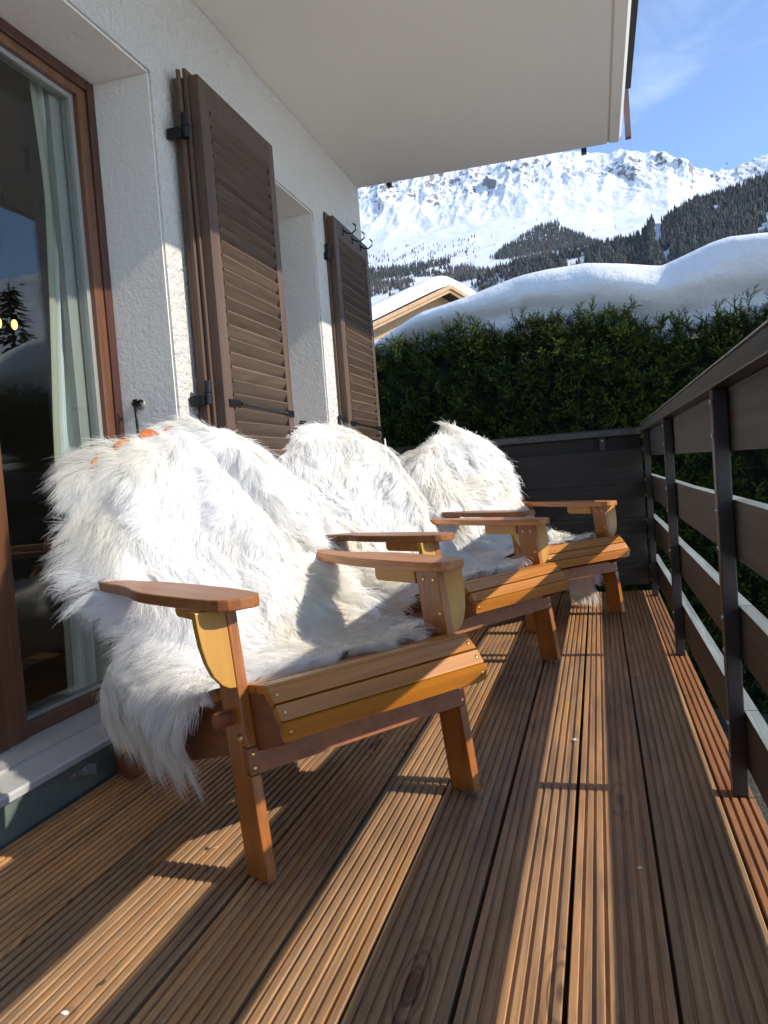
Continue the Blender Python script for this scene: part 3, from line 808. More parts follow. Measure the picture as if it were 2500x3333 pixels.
chair = build_chair(); chairs = [chair]
for c in (2, 3): chairs.append(dup(chair))
for i, (o, lab) in enumerate(zip(chairs, ('nearest varnished garden chair with curved wooden arms, fully in view', 'middle varnished garden chair, between the nearest and the farthest one', 'farthest varnished garden chair, in front of the black end panel'))):
    loc, rz = chair_mat(i + 1); o.location = loc; o.rotation_euler = (0, 0, rz)
    o['label'] = lab; o['category'] = 'chair'; o['group'] = 'garden chairs in a row on the deck'

# ================================================================== SHEEPSKINS
def grid_interp(P, nu, nv):
    """P: rows x cols x 3 -> smooth (Catmull-Rom) resample"""
    P = np.asarray(P, float)
    def cr(A, n):
        m = A.shape[0]; t = np.linspace(0, m - 1, n); i = np.clip(np.floor(t).astype(int), 0, m - 2); f = (t - i)[(...,) + (None,) * (A.ndim - 1)]
        g = lambda k: A[np.clip(k, 0, m - 1)]
        p0, p1, p2, p3 = g(i - 1), g(i), g(i + 1), g(i + 2)
        p0 = np.where((i - 1 < 0)[(...,) + (None,) * (A.ndim - 1)], 2 * p1 - p2, p0); p3 = np.where((i + 2 > m - 1)[(...,) + (None,) * (A.ndim - 1)], 2 * p2 - p1, p3)
        return .5 * ((2 * p1) + (-p0 + p2) * f + (2 * p0 - 5 * p1 + 4 * p2 - p3) * f ** 2 + (-p0 + 3 * p1 - 3 * p2 + p3) * f ** 3)
    A = cr(P, nv); return np.swapaxes(cr(np.swapaxes(A, 0, 1), nu), 0, 1)
def bzf(z): return -.318 - .67 * (z - .22)
def back_patch(Lz, Rz, ztop, zbot=.36, seed=0, wrapL=.05, wrapR=.05, crease=0.0, cr_amp=1.0):
    rows = []
    ss = np.linspace(0, 1, 10); ts = np.linspace(0, 1, 19)
    for s in ss:
        r = []
        for t_ in ts:
            zt = float(np.interp(t_, [p[0] for p in ztop], [p[1] for p in ztop]))
            z = zt * (1 - s) + zbot * s
            l = float(np.interp(z, *zip(*sorted(Lz)))); rr = float(np.interp(z, *zip(*sorted(Rz))))
            u = l + (rr - l) * t_
            v = bzf(z) + .058 + .02 * float(fbm(np.array(u * 7.0 + seed), np.array(z * 5.0), 2, seed))
            v -= wrapL * max(0, 1 - t_ * 4) ** 2 + wrapR * max(0, t_ * 4 - 3) ** 2
            uc = .33 + (.90 - z) * .42 + crease
            v -= .030 * math.exp(-((u - uc) / .030) ** 2) * min(1, s * 4) * cr_amp - .022 * cr_amp * math.exp(-((u - uc - .075) / .05) ** 2) - .018 * math.exp(-((u - uc + .085) / .05) ** 2)
            if s < .01: v -= .075
            r.append((v, u, z))
        rows.append(r)
    return rows
def make_skin(idx, patches, label, nstr, seed):
    rng = np.random.default_rng(seed)
    loc, rz = chair_mat(idx)
    Vall = []; Fall = []; Wall = []; Nrm = []; base = 0
    hideV = []; hideF = []; hb = 0
    areas = []; grids = []
    for P, opts in patches:
        G = grid_interp(P, 44, 36)
        dU = np.gradient(G, axis=1); dV = np.gradient(G, axis=0)
        n = np.cross(dU, dV); n /= np.linalg.norm(n, axis=2, keepdims=True) + 1e-9
        ref = np.array(opts['ref'])
        n = np.where(((n * ref).sum(2) < 0)[..., None], -n, n) if opts.get('flip', True) else n * opts.get('sgn', 1)
        # soft creases and lumps in the hide
        gu, gv = np.meshgrid(np.linspace(0, 1, 44), np.linspace(0, 1, 36))
        lump = fbm(gu * 5 + seed, gv * 4, 3, seed) * opts.get('lump', .018)
        G = G + n * lump[..., None]
        dU = np.gradient(G, axis=1); dV = np.gradient(G, axis=0)
        n2 = np.cross(dU, dV); n2 /= np.linalg.norm(n2, axis=2, keepdims=True) + 1e-9
        n = np.where(((n2 * n).sum(2) < 0)[..., None], -n2, n2)
        a = np.linalg.norm(np.cross(dU, dV), axis=2).sum(); areas.append(a); grids.append((G, n, dU, dV, opts))
        idxs = np.arange(44 * 36).reshape(36, 44) + hb
        hideV.append(G.reshape(-1, 3)); hideF.append(np.stack([idxs[:-1, :-1], idxs[:-1, 1:], idxs[1:, 1:], idxs[1:, :-1]], -1).reshape(-1, 4)); hb += 44 * 36
    tot = sum(areas)
    K = 7
    for (G, n, dU, dV, opts), a in zip(grids, areas):
        m = int(nstr * a / tot * opts.get('dens', 1))
        # area weighted cells
        w = np.linalg.norm(np.cross(dU, dV), axis=2)[:-1, :-1].ravel(); w /= w.sum()
        cell = rng.choice(len(w), m, p=w); ci, cj = cell // 43, cell % 43
        fu = rng.random(m); fv = rng.random(m)
        def samp(A): return (A[ci, cj] * ((1 - fu) * (1 - fv))[:, None] + A[ci, cj + 1] * (fu * (1 - fv))[:, None] + A[ci + 1, cj] * ((1 - fu) * fv)[:, None] + A[ci + 1, cj + 1] * (fu * fv)[:, None])
        P0 = samp(G); n0 = samp(n); n0 /= np.linalg.norm(n0, axis=1, keepdims=True)
        U = (cj + fu) / 43; Vv = (ci + fv) / 35
        tu = samp(dU); tu /= np.linalg.norm(tu, axis=1, keepdims=True) + 1e-9
        tv = samp(dV); tv /= np.linalg.norm(tv, axis=1, keepdims=True) + 1e-9
        # comb direction: mostly down the sheet, swirling, outwards at the rims
        ang = fbm(P0[:, 1] * 6 + seed, P0[:, 2] * 6 + P0[:, 0] * 4, 3, seed + 5) * 2.9 + opts.get('ang', 0)
        comb = tv * np.cos(ang)[:, None] + tu * np.sin(ang)[:, None]
        eL = np.clip(1 - U / .16, 0, 1); eR = np.clip((U - .84) / .16, 0, 1); eT = np.clip(1 - Vv / .14, 0, 1); eB = np.clip((Vv - .86) / .14, 0, 1)
        comb = comb - tu * (eL * 1.4 * opts.get('eL', 1))[:, None] + tu * (eR * 1.4 * opts.get('eR', 1))[:, None] - tv * (eT * 1.7 * opts.get('eT', 1))[:, None] + tv * (eB * 1.4 * opts.get('eB', 1))[:, None]
        comb += np.array([0, 0, -.35])
        comb /= np.linalg.norm(comb, axis=1, keepdims=True)
        # locks
        nc = max(60, int(m / opts.get('lk', 60))); cid = rng.choice(m, nc, replace=False)
        cp = P0[cid]
        # nearest centre, done in coarse blocks
        own = np.empty(m, int)
        c32 = cp.astype(np.float32); c2 = (c32 ** 2).sum(1); p32 = P0.astype(np.float32)
        for s in range(0, m, 4000): own[s:s + 4000] = (c2[None] - 2 * p32[s:s + 4000] @ c32.T).argmin(1)
        lock_len = rng.uniform(.75, 1.35, nc); lock_ang = rng.normal(0, .30, nc); lock_ph = rng.uniform(0, 6.28, nc); lock_lift = rng.uniform(.6, 1.1, nc); lock_w = rng.uniform(.2, 1, nc)
        Lh = opts.get('len', .062) * lock_len[own] * rng.uniform(.7, 1.18, m) * (1 + .45 * np.maximum(np.maximum(eL * opts.get('eL', 1), eR * opts.get('eR', 1)), eB * opts.get('eB', 1)) * opts.get('fringe', 1))
        ca = lock_ang[own] + rng.normal(0, .13, m)
        side = np.cross(n0, comb); side /= np.linalg.norm(side, axis=1, keepdims=True) + 1e-9
        dirn = comb * np.cos(ca)[:, None] + side * np.sin(ca)[:, None]
        ccp = cp[own]; cn = n0[cid][own]
        lift = opts.get('lift', .55) * lock_lift[own]
        # tip position of the lock
        Lc = opts.get('len', .062) * lock_len[own]
        ctip = ccp + dirn[cid][own] * (Lc * .95)[:, None] + cn * (Lc * .42 * lift)[:, None]
        amp = (rng.uniform(.004, .0105, nc))[own] * rng.uniform(.8, 1.2, m); frq = (rng.uniform(5, 9.5, nc))[own] + rng.normal(0, .5, m)
        pts = []
        for k in range(K):
            s = k / (K - 1)
            p = P0 + n0 * (Lh * lift * (1 - (1 - s) ** 2) * .62)[:, None] + dirn * (Lh * (s ** 1.35))[:, None]
            p = p + side * (amp * np.sin(s * frq + lock_ph[own]) * s)[:, None] + n0 * (amp * .7 * np.cos(s * frq * .9 + lock_ph[own]) * s)[:, None]
            pull = (s ** 1.5) * .62 * rng.uniform(.45, 1.0, m) if k else np.zeros(m)
            p = p + (ctip + (P0 - ccp) * .25 - p) * (pull * s)[:, None]
            p = p + np.array([0, 0, -.012]) * (s ** 2)
            pts.append(p)
        pts = np.stack(pts, 1)              # m,K,3
        # flyaway strands
        fly = rng.random(m) < .09
        pts[fly] += (rng.normal(0, .013, (fly.sum(), 1, 3)) * (np.linspace(0, 1, K)[None, :, None] ** 1.5)) + n0[fly][:, None, :] * .012 * (np.linspace(0, 1, K)[None, :, None])
        # stay out of the timber and the floor
        bad = np.zeros(m, bool)
        for (x0, x1, y0, y1, z0, z1) in opts.get('avoid', []):
            q = pts[:, 1:]
            bad |= ((q[..., 0] > x0) & (q[..., 0] < x1) & (q[..., 1] > y0) & (q[..., 1] < y1) & (q[..., 2] > z0) & (q[..., 2] < z1)).any(1)
        keep = ~bad
        pts = pts[keep]; n0k = n0[keep]; own_k = own[keep]; mm = len(pts)
        pts[..., 2] = np.maximum(pts[..., 2], .004)
        d = np.gradient(pts, axis=1); d /= np.linalg.norm(d, axis=2, keepdims=True) + 1e-9
        rv = rng.normal(0, .36, (mm, 1, 3)); wdir = np.cross(d, rv + n0k[:, None, :]); wdir /= np.linalg.norm(wdir, axis=2, keepdims=True) + 1e-9
        wid = (opts.get('w', .00042) * np.array([1.0, 1.1, 1.1, 1.0, .85, .6, .18]))[None, :, None] * rng.uniform(.6, 1.4, (mm, 1, 1))
        A = pts - wdir * wid; B = pts + wdir * wid
        V = np.stack([A, B], 2).reshape(-1, 3)      # m,K,2
        nb = np.cross(d, wdir); nb = np.where(((nb * n0k[:, None, :]).sum(2) < 0)[..., None], -nb, nb)
        nn = n0k[:, None, :] * .95 + nb * .22; nn /= np.linalg.norm(nn, axis=2, keepdims=True)
        Nrm.append(np.repeat(nn[:, :, None, :], 2, 2).reshape(-1, 3))
        ii = (np.arange(mm)[:, None] * (2 * K) + np.arange(K - 1)[None] * 2)
        F = np.stack([ii, ii + 1, ii + 3, ii + 2], -1).reshape(-1, 4) + base
        tone = np.clip(.38 + .75 * fbm(P0[keep][:, 1] * 6 + seed * 3, P0[keep][:, 2] * 6, 3, seed + 9) + lock_w[own_k] * .3 - .10, 0, 1)
        tone = tone[:, None] * .8 + np.linspace(0, .38, K)[None]
        Wall.append(np.repeat(np.clip(tone, 0, 1)[:, :, None], 2, 2).ravel())
        Vall.append(V); Fall.append(F); base += len(V)
    V = np.concatenate(Vall); F = np.concatenate(Fall); W = np.concatenate(Wall); NN = np.concatenate(Nrm)
    hV = np.concatenate(hideV); hF = np.concatenate(hideF)
    root = mesh_np('sheepskin', hV, hF, M['hide']); root.location = loc; root.rotation_euler = (0, 0, rz)
    tag(root, label, 'sheepskin', 'sheepskins thrown over the garden chairs')
    o = mesh_np('fur', V, F, M['fur'], root, True, {'wool': W})
    try:
        o.data.normals_split_custom_set_from_vertices(NN.astype(np.float32))
    except Exception as e: print('normals', e)
    return root
ARM_AV = [(-.602, .058, -.060, .060, .522, .547), (-.602, .058, .506, .626, .522, .547), (-.10, .09, -.006, .028, .0, .52), (-.10, .09, .538, .572, .0, .52),
          (-.09, .09, -.07, 0, .37, .53), (-.09, .09, .566, .63, .37, .53), (.062, .2, -.1, .7, .30, .45)]
def seat_patch(shiftR=0, flap=True, tail=0):
    r0 = [(-.56, -.055, .225), (-.55, -.062, .30), (-.50, -.040, .36), (-.44, .03, .42), (-.42, .15, .425), (-.41, .30, .42), (-.41, .45, .42), (-.44, .56, .42), (-.46, .605, .36)]
    r1 = [(-.45, -.035, .215), (-.44, -.055, .28), (-.39, -.035, .33), (-.33, .03, .365), (-.29, .15, .36), (-.28, .30, .36), (-.28, .45, .36), (-.30, .56, .375), (-.31, .63, .34)]
    r2 = [(-.32, -.030, .205), (-.30, -.045, .26), (-.25, -.030, .315), (-.20, .02, .345), (-.16, .15, .345), (-.15, .30, .345), (-.15, .45, .35), (-.17, .56, .375), (-.18, .655, .345)]
    r3 = [(-.20, -.022, .20), (-.18, -.030, .25), (-.13, -.020, .32), (-.06, .04, .350), (-.015, .15, .372), (-.005, .30, .378), (-.02, .45, .380), (-.07, .55, .388), (-.13, .64, .35)]
    R = [r0, r1, r2, r3]
    if not flap: R = [r[2:] for r in R]
    return R
print('skins')
A1 = back_patch([(.36, .02), (.46, .0), (.52, -.055), (.60, -.06), (.70, -.04), (.80, -.02), (.90, .05)], [(.36, .60), (.45, .585), (.56, .555), (.69, .575), (.80, .57), (.88, .55), (.98, .50)],
                [(0, .865), (.10, .885), (.18, .885), (.27, .895), (.36, .925), (.5, .945), (.65, .945), (.85, .935), (1, .88)], seed=3, wrapL=.08)
SK = dict(len=.070, lump=.020, lift=.42, ref=(.8, 0, .5), avoid=ARM_AV)
SS = dict(len=.068, lump=.012, ref=(.2, -.35, .8), avoid=ARM_AV, eL=1.2, eR=1, eB=.35, eT=0, ang=0, lift=.38, flip=False, sgn=-1)
def fixflip(P, ref):
    return P
make_skin(1, [(A1, SK), (seat_patch(), SS)], 'shaggy white sheepskin over the nearest chair, hanging down past its seat side', 170000, 5)
A2 = back_patch([(.36, -.06), (.54, -.075), (.65, -.11), (.75, -.08), (.85, -.04), (.92, .0)], [(.36, .57), (.55, .535), (.67, .53), (.73, .53), (.80, .52), (.88, .50), (.97, .44)],
                [(0, .90), (.2, .95), (.45, .975), (.7, .965), (1, .90)], seed=8, crease=.04, cr_amp=.45)
make_skin(2, [(A2, dict(SK, w=.0009)), (seat_patch(), dict(SS, w=.0009))], 'fluffy white sheepskin over the middle chair, its top leaning against the louvred shutter', 70000, 8)
A3 = back_patch([(.36, -.05), (.52, -.06), (.61, -.11), (.75, -.10), (.83, -.07), (.90, .02), (.94, .08)], [(.36, .55), (.53, .51), (.63, .53), (.73, .53), (.81, .52), (.90, .50), (.97, .44)],
                [(0, .84), (.2, .93), (.5, .985), (.75, .975), (1, .90)], seed=13, crease=-.14, cr_amp=.6)
tailP = [[(-.36, .57, .34), (-.25, .575, .34), (-.13, .57, .35)], [(-.34, .60, .24), (-.24, .605, .24), (-.14, .60, .25)], [(-.32, .60, .13), (-.23, .605, .12), (-.15, .60, .13)], [(-.30, .60, .055), (-.22, .61, .05), (-.16, .60, .06)]]
make_skin(3, [(A3, dict(SK, w=.0013)), (seat_patch(), dict(SS, w=.0013)), (tailP, dict(len=.05, lump=.006, ref=(0, 1, 0), avoid=[], lift=.4, eT=0, w=.0014))], 'fluffy white sheepskin over the farthest chair, before the black end panel', 48000, 13)

# ================================================================== HEDGE AND SNOW
def Yh(p): return 6.1 / (1 + .37 * p)
HT = [(-.5, .172), (-.2714, .1733), (-.2454, .18), (-.1984, .1849), (-.1588, .1927), (-.115, .1831), (-.0903, .1785), (-.0802, .1912), (-.0646, .1944), (-.0228, .1854), (.0041, .1895), (.0474, .1824), (.0612, .1731), (.0803, .1609), (.1085, .1627), (.1416, .1658), (.169, .1724), (.2008, .1753), (.3, .178), (.6, .17)]
ST = [(-.5, .16), (-.273, .1762), (-.2313, .1981), (-.2122, .2064), (-.1511, .2173), (-.0917, .2323), (-.0459, .2384), (-.0016, .2394), (.0465, .2325), (.0933, .2252), (.1246, .2347), (.1554, .245), (.1754, .2483), (.2042, .2465), (.28, .24), (.45, .19)]
def xp(x):   # hedge line: y = 6.1 - .37 x
    y = 6.1 - .37 * x; return x / y, y
def hedge_top(x):
    p, y = xp(x); return EYE + float(np.interp(p, *zip(*HT))) * y
def snow_top(x):
    p, y = xp(x); return EYE + float(np.interp(p, *zip(*ST))) * (y + .38)
def sprig_template(rng):
    """a short branchlet: a stem with needle-covered shoots. returns tris, tint"""
    V = []; T = []
    shoots = [(Vector((0, 0, 0)), Vector((0, 0, 1)), .085)]
    for k in range(5):
        a = rng.uniform(0, 6.28); s = .012 + .012 * k
        shoots.append((Vector((0, 0, s)), Vector((math.cos(a) * .8, math.sin(a) * .8, .75)).normalized(), rng.uniform(.035, .058)))
    for o, d, ln in shoots:
        a = d.orthogonal().normalized(); b = d.cross(a); n = int(ln / .0034)
        for i in range(n):
            s = i / n; c = o + d * ln * s
            th = i * 2.4 + rng.uniform(-.3, .3); rad = (a * math.cos(th) + b * math.sin(th))
            nl = .0108 * (1 - .35 * s); tip = c + (rad * .85 + d * .62) * nl
            w = d.cross(rad).normalized() * .0027
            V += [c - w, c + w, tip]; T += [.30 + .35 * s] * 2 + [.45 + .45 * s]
        # core of the shoot
        q = [o + a * .002, o - a * .002, o + d * ln]; V += q; T += [.15, .15, .7]
    return np.array([tuple(v) for v in V]), np.array(T)
def build_hedge():
    rng = np.random.default_rng(21); rnd = random.Random(5)
    temps = [sprig_template(rnd) for _ in range(5)]
    V = []; T = []
    def put(pos, d, sc, tint):
        v, tt = temps[rnd.randrange(5)]
        d = np.array(d, float); d /= np.linalg.norm(d)
        up = np.array([rnd.uniform(-1, 1), rnd.uniform(-1, 1), rnd.uniform(-1, 1)]); a = np.cross(d, up); a /= np.linalg.norm(a); b = np.cross(d, a)
        R = np.stack([a, b, d], 0)
        V.append(v @ R * sc + np.array(pos)); T.append(np.clip(tt + tint, 0, 1))
    fn = np.array([-.347, -.938, 0])      # facing normal of the hedge front
    cnt = 6800
    for _ in range(cnt):
        x = rng.uniform(-2.6, 3.0); ht = hedge_top(x) - .08
        h = rng.random() ** .85; z = -1.05 + (ht + 1.05) * h
        rel = 1 - min(1, (ht - z) / .35)
        y = 6.1 - .37 * x + (.12 * float(fbm(np.array(x * 2.2), np.array(z * 2.2), 3, 4))) + .07 * rel ** 2 + rng.normal(0, .035)
        y += .03 if h < .3 else 0
        dx = rng.normal(0, .55); dz = rng.uniform(-.35, .65) + .5 * rel
        d = fn * rng.uniform(.4, 1) + np.array([dx, 0, dz])
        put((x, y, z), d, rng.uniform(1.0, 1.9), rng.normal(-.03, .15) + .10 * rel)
    # top fringe
    for _ in range(2300):
        x = rng.uniform(-2.6, 3.0); ht = hedge_top(x); y = 6.1 - .37 * x + rng.uniform(-.03, .26)
        put((x, y, ht - rng.uniform(.10, .28)), (rng.normal(0, .9), rng.normal(-.6, .5), 1), rng.uniform(.6, 1.05), rng.normal(.03, .12))
    for x, h, s in ((.55, .05, 1.5), (.30, .08, 1.6), (.02, .09, 1.3), (.47, .0, 1.9), (.83, .08, 1.6), (1.02, .09, 1.7), (-.07, .05, 1.4), (-.5, .05, 1.3), (1.14, .04, 1.5), (.62, .08, 1.3), (-.95, .05, 1.1)):
        for q in range(3): put((x + q * .008, 6.1 - .37 * x - .03, hedge_top(x) + h * q / 3 - .07), (rng.normal(0, .35), -.35, 1), s * .6, .05)
    V = np.concatenate(V); T = np.concatenate(T)
    F = np.arange(len(V)).reshape(-1, 3)
    org = np.array([0, 6.1, -1.1])
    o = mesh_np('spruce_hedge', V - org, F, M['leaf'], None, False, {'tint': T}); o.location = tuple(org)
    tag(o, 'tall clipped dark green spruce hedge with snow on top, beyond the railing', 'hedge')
    # inner mass
    bm = NB(); nx, nz = 90, 40; rows = []
    for j in range(nz + 1):
        r = []
        for i in range(nx + 1):
            x = -2.8 + 6.0 * i / nx; ht = hedge_top(x) - .16; z = -1.1 + (ht + 1.1) * j / nz
            y = 6.1 - .37 * x + .085 + .06 * mnoise.noise(Vector((x * 5, z * 5, 1))) + .10 * max(0, 1 - (ht - z) / .3) ** 2
            r.append(bm.verts.new((x, y - 6.1, z + 1.1)))
        rows.append(r)
    back = [bm.verts.new((v.co.x, v.co.y + .6, v.co.z)) for v in rows[-1]]; rows.append(back)
    back2 = [bm.verts.new((v.co.x, v.co.y, 0)) for v in back]; rows.append(back2)
    for A, B in zip(rows, rows[1:]):
        for i in range(nx): bm.faces.new([A[i], A[i + 1], B[i + 1], B[i]])
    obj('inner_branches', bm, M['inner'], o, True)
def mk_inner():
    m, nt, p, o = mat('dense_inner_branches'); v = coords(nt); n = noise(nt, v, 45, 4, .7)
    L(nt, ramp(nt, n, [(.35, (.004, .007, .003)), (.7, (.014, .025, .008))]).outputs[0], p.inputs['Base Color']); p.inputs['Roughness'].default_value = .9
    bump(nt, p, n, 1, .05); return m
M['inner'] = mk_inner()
build_hedge()
def build_snow():
    nx, nb = 150, 46; V = []
    for i in range(nx):
        x = -2.9 + 6.2 * i / (nx - 1); y0 = 6.1 - .37 * x; zb = hedge_top(x) - .15 + .07 * float(fbm(np.array(x * 2.6), np.array(5.0), 3, 15)); zt = snow_top(x); H = max(.12, zt - zb)
        ov = .03 + .05 * float(fbm(np.array(x * 1.4), np.array(2.0), 3, 7))
        for j in range(nb):
            s = j / (nb - 1)
            if s < .62:      # front face up to the crest
                q = s / .62; z = zb + H * (1 - (1 - q) ** 1.35); yy = y0 + .32 - ov - .13 * math.sin(q * math.pi * .8) + .26 * q ** 5
            else:
                q = (s - .62) / .38; z = zt - .10 * q - H * .9 * max(0, q - .7) / .3; yy = y0 + .58 - ov - .13 * math.sin(.8 * math.pi) + 2.3 * q
                z = min(z, zt)
            # faint settled layers
            lay = .012 * math.sin(12 * (z - zt) + 1.2 * math.sin(x * 1.7)) ** 3 + .016 * math.sin(22 * (z - .8 * zt) + 2 * math.sin(x * 1.1)) * (1 if s < .55 else 0)
            n = float(fbm(np.array(x * 1.6), np.array(z * 3.0 + s), 3, 3)) * .035
            V.append((x, yy + lay + n, z + n * .4))
    V = np.array(V); idx = np.arange(nx * nb).reshape(nx, nb)
    F = np.stack([idx[:-1, :-1], idx[1:, :-1], idx[1:, 1:], idx[:-1, 1:]], -1).reshape(-1, 4)
    o = mesh_np('snow_bank', V - np.array([0, 6.3, 1.5]), F, M['snow']); o.location = (0, 6.3, 1.5)
    tag(o, 'thick rounded bank of settled snow lying on top of the hedge', 'snow')
build_snow()

# ================================================================== FAR CHALET
def build_chalet():
    R = Vector((-6.70, 40, 10.12)); Lf = Vector((-9.80, 36.7, 8.16)); g = (Lf - R); gh = Vector((g.x, g.y, 0)).normalized(); sl = g.z / Vector((g.x, g.y, 0)).length
    back = Vector((-gh.y, gh.x, 0));
    if back.y < 0: back = -back
    t = thing('distant_chalet', 'distant wooden chalet gable with a thick snow covered roof above the hedge', 'house', tuple(Vector((R.x, R.y, 5))))
    O = Vector((R.x, R.y, 5))
    def P(a, b, z): return R + gh * a + back * b + Vector((0, 0, z)) - O
    LEN = 6.0; D = 12
    def slab(z0, z1, b0, b1, over=0, m='', name='', a0=None):
        bm = NB()
        pr = []
        A = LEN + over
        pts = [(-A, sl * A), (0, 0), (A, sl * A)]
        lo = [P(a, b0, z + z0) for a, z in pts]; hi = [P(a, b0, z + z1) for a, z in pts]
        lo2 = [P(a, b1, z + z0) for a, z in pts]; hi2 = [P(a, b1, z + z1) for a, z in pts]
        f = [bm.verts.new(v) for v in lo + hi[::-1]]; h = [bm.verts.new(v) for v in lo2 + hi2[::-1]]
        bm.faces.new(f); bm.faces.new(h[::-1])
        for i in range(6): bm.faces.new([f[i], h[i], h[(i + 1) % 6], f[(i + 1) % 6]])
        bmesh.ops.recalc_face_normals(bm, faces=bm.faces[:]); return obj(name, bm, M[m], t)
    slab(-.40, -.235, -.03, .08, 0, 'pine', 'barge_board'); slab(-.23, -.03, -.13, .0, .1, 'pine', 'barge_board')
    slab(-.28, 0, .01, D, .1, 'rail', 'roof')
    # walls
    bm = NB(); b0 = 1.0
    pts = [(-LEN + .8, -9), (LEN - .8, -9), (LEN - .8, sl * (LEN - .8) - .3), (0, -.3), (-LEN + .8, sl * (LEN - .8) - .3)]
    f = [bm.verts.new(P(a, b0, z)) for a, z in pts]; h = [bm.verts.new(P(a, D - 1, z)) for a, z in pts]
    bm.faces.new(f); bm.faces.new(h[::-1])
    for i in range(5): bm.faces.new([f[i], h[i], h[(i + 1) % 5], f[(i + 1) % 5]])
    bmesh.ops.recalc_face_normals(bm, faces=bm.faces[:]); obj('wall', bm, M['pine'], t)
    # snow on both roof slopes
    V = []; n1, n2, top = 30, 24, []
    for i in range(n1):
        a = -(LEN + .15) + (2 * LEN + .3) * i / (n1 - 1)
        for j in range(n2):
            b = -.20 + (D + .3) * j / (n2 - 1); e = min(1, min(j, n2 - 1 - j) / 2, min(i, n1 - 1 - i) / 1.5)
            th = .60 * (.62 + .38 * e ** .5) * (1 + .12 * mnoise.noise(Vector((a, b, 0))))
            if j in (0, n2 - 1) or i in (0, n1 - 1): th = -.06
            ra = math.sqrt(a * a + .35 ** 2) - .35
            V.append(tuple(P(a * .985, b + (.22 if j == 0 else 0), sl * ra + th)))
    idx = np.arange(n1 * n2).reshape(n1, n2); F = np.stack([idx[:-1, :-1], idx[1:, :-1], idx[1:, 1:], idx[:-1, 1:]], -1).reshape(-1, 4)
    mesh_np('roof_snow', V, F, M['snow'], t)
M['pine'] = wood('pale_pine_boards', (.36, .20, .09), (.50, .31, .15), (.60, .40, .22), .6, 0, (6, 6, 6), .3, .1)
build_chalet()

# ================================================================== TERRAIN
CR = [(-.9, .34), (-.5, .36), (-.25, .392), (-.1, .388), (-.03, .380), (.01, .3655), (.036, .353), (.0585, .354), (.0774, .352), (.099, .3505), (.106, .344), (.1226, .336), (.128, .326), (.144, .3165), (.173, .308), (.191, .3135), (.2076, .319), (.3, .345), (.5, .36), (1.0, .30), (2.0, .28)]
HE = [(-.5, .10), (-.3, .17), (-.15, .225), (-.10, .243), (-.05, .250), (.0142, .2515), (.04, .254), (.0547, .2535), (.0698, .259), (.0765, .273), (.0939, .272), (.1073, .280), (.1262, .2865), (.1405, .2905), (.1643, .292), (.1852, .297), (.2071, .302), (.26, .31), (.5, .30), (1.0, .24), (2.0, .22)]
YT = [60, 120, 300, 700, 1100, 1600, 2100, 2700, 3300, 3800, 4300, 4900]
ET = [-.035, -.012, .06, .15, .195, .228, .25, .272, .300, .342, .380, .345]
def terrain_h(p, y):
    cr = np.interp(p, *zip(*CR)); e = np.interp(y, YT, ET)
    w = np.clip((y - 2100) / 2200, 0, 1)
    e = e * (1 - w) + e * (cr / .380) * w
    x = p * y
    rough = np.clip((y - 2900) / 900, 0, 1)
    z = EYE + e * y
    spur = ridged(x / 420 + .15 * y / 420, y / 900, 4, 2) - .55
    fine = ridged(x / 95, y / 140, 5, 8) - .5 + .50 * (ridged(x / 34, y / 50, 3, 18) - .5)
    z = z + rough * (spur * 250 + fine * 40) * np.clip(1.15 - np.abs(y - 3850) / 700, .12, 1) + fbm(x / 160, y / 240, 4, 6) * 11 * np.clip((y - 500) / 800, 0, 1)
    he = np.interp(p, *zip(*HE)); h1 = np.interp(y, [60, 300, 700, 1100, 1500, 1800, 2300, 3000], [-.05, .0, .12, .2, 1, .86, .55, .1])
    eh = np.where(y < 1100, np.interp(y, [60, 300, 700, 1100], [-.05, .0, .12, .205]) * he / .28, np.where(y < 1500, (.205 * he / .28) + (he - .205 * he / .28) * ((y - 1100) / 400), he * h1))
    zh = EYE + eh * y + fbm(x / 60, y / 60, 3, 3) * 3
    zh = np.where(p > -.45, zh, -50)
    return np.maximum(z, zh)
def terrain():
    ps = np.concatenate([np.linspace(-.9, -.34, 30)[:-1], np.linspace(-.34, .27, 620)[:-1], np.linspace(.27, 1.9, 120)])
    ys = np.concatenate([np.geomspace(60, 1000, 40)[:-1], np.linspace(1000, 3000, 130)[:-1], np.linspace(3000, 4400, 300)[:-1], np.linspace(4400, 4900, 12)])
    Pg, Yg = np.meshgrid(ps, ys); Z = terrain_h(Pg, Yg)
    X = Pg * Yg
    V = np.stack([X, Yg, Z], -1)
    dx = np.gradient(Z, axis=1) / (np.gradient(X, axis=1)); dy = np.gradient(Z, axis=0) / np.gradient(Yg, axis=0)
    slope = np.sqrt(dx ** 2 + dy ** 2)
    rock = np.clip((slope - 1.06) * .7, -.6, .62) * np.clip((Yg - 2900) / 500, 0, 1) + .18 * np.clip((Yg - 3300) / 400, 0, 1)
    rock -= (1 - np.clip((Yg - 2600) / 600, 0, 1)) * .4
    nr, ncn = Z.shape; idx = np.arange(nr * ncn).reshape(nr, ncn)
    F = np.stack([idx[:-1, :-1], idx[:-1, 1:], idx[1:, 1:], idx[1:, :-1]], -1).reshape(-1, 4)
    o = mesh_np('mountain_terrain', V.reshape(-1, 3), F, M['mtn'], None, True, {'rock': rock.ravel()})
    o['kind'] = 'structure'
terrain()
bm = NB()
vs = [bm.verts.new((x, y, -1.2 if abs(x) < 50 and abs(y) < 70 else -6)) for x in (-6000, -40, -10, 3, 10, 40, 6000) for y in (-6000, -60, -5, 8, 20, 65)]
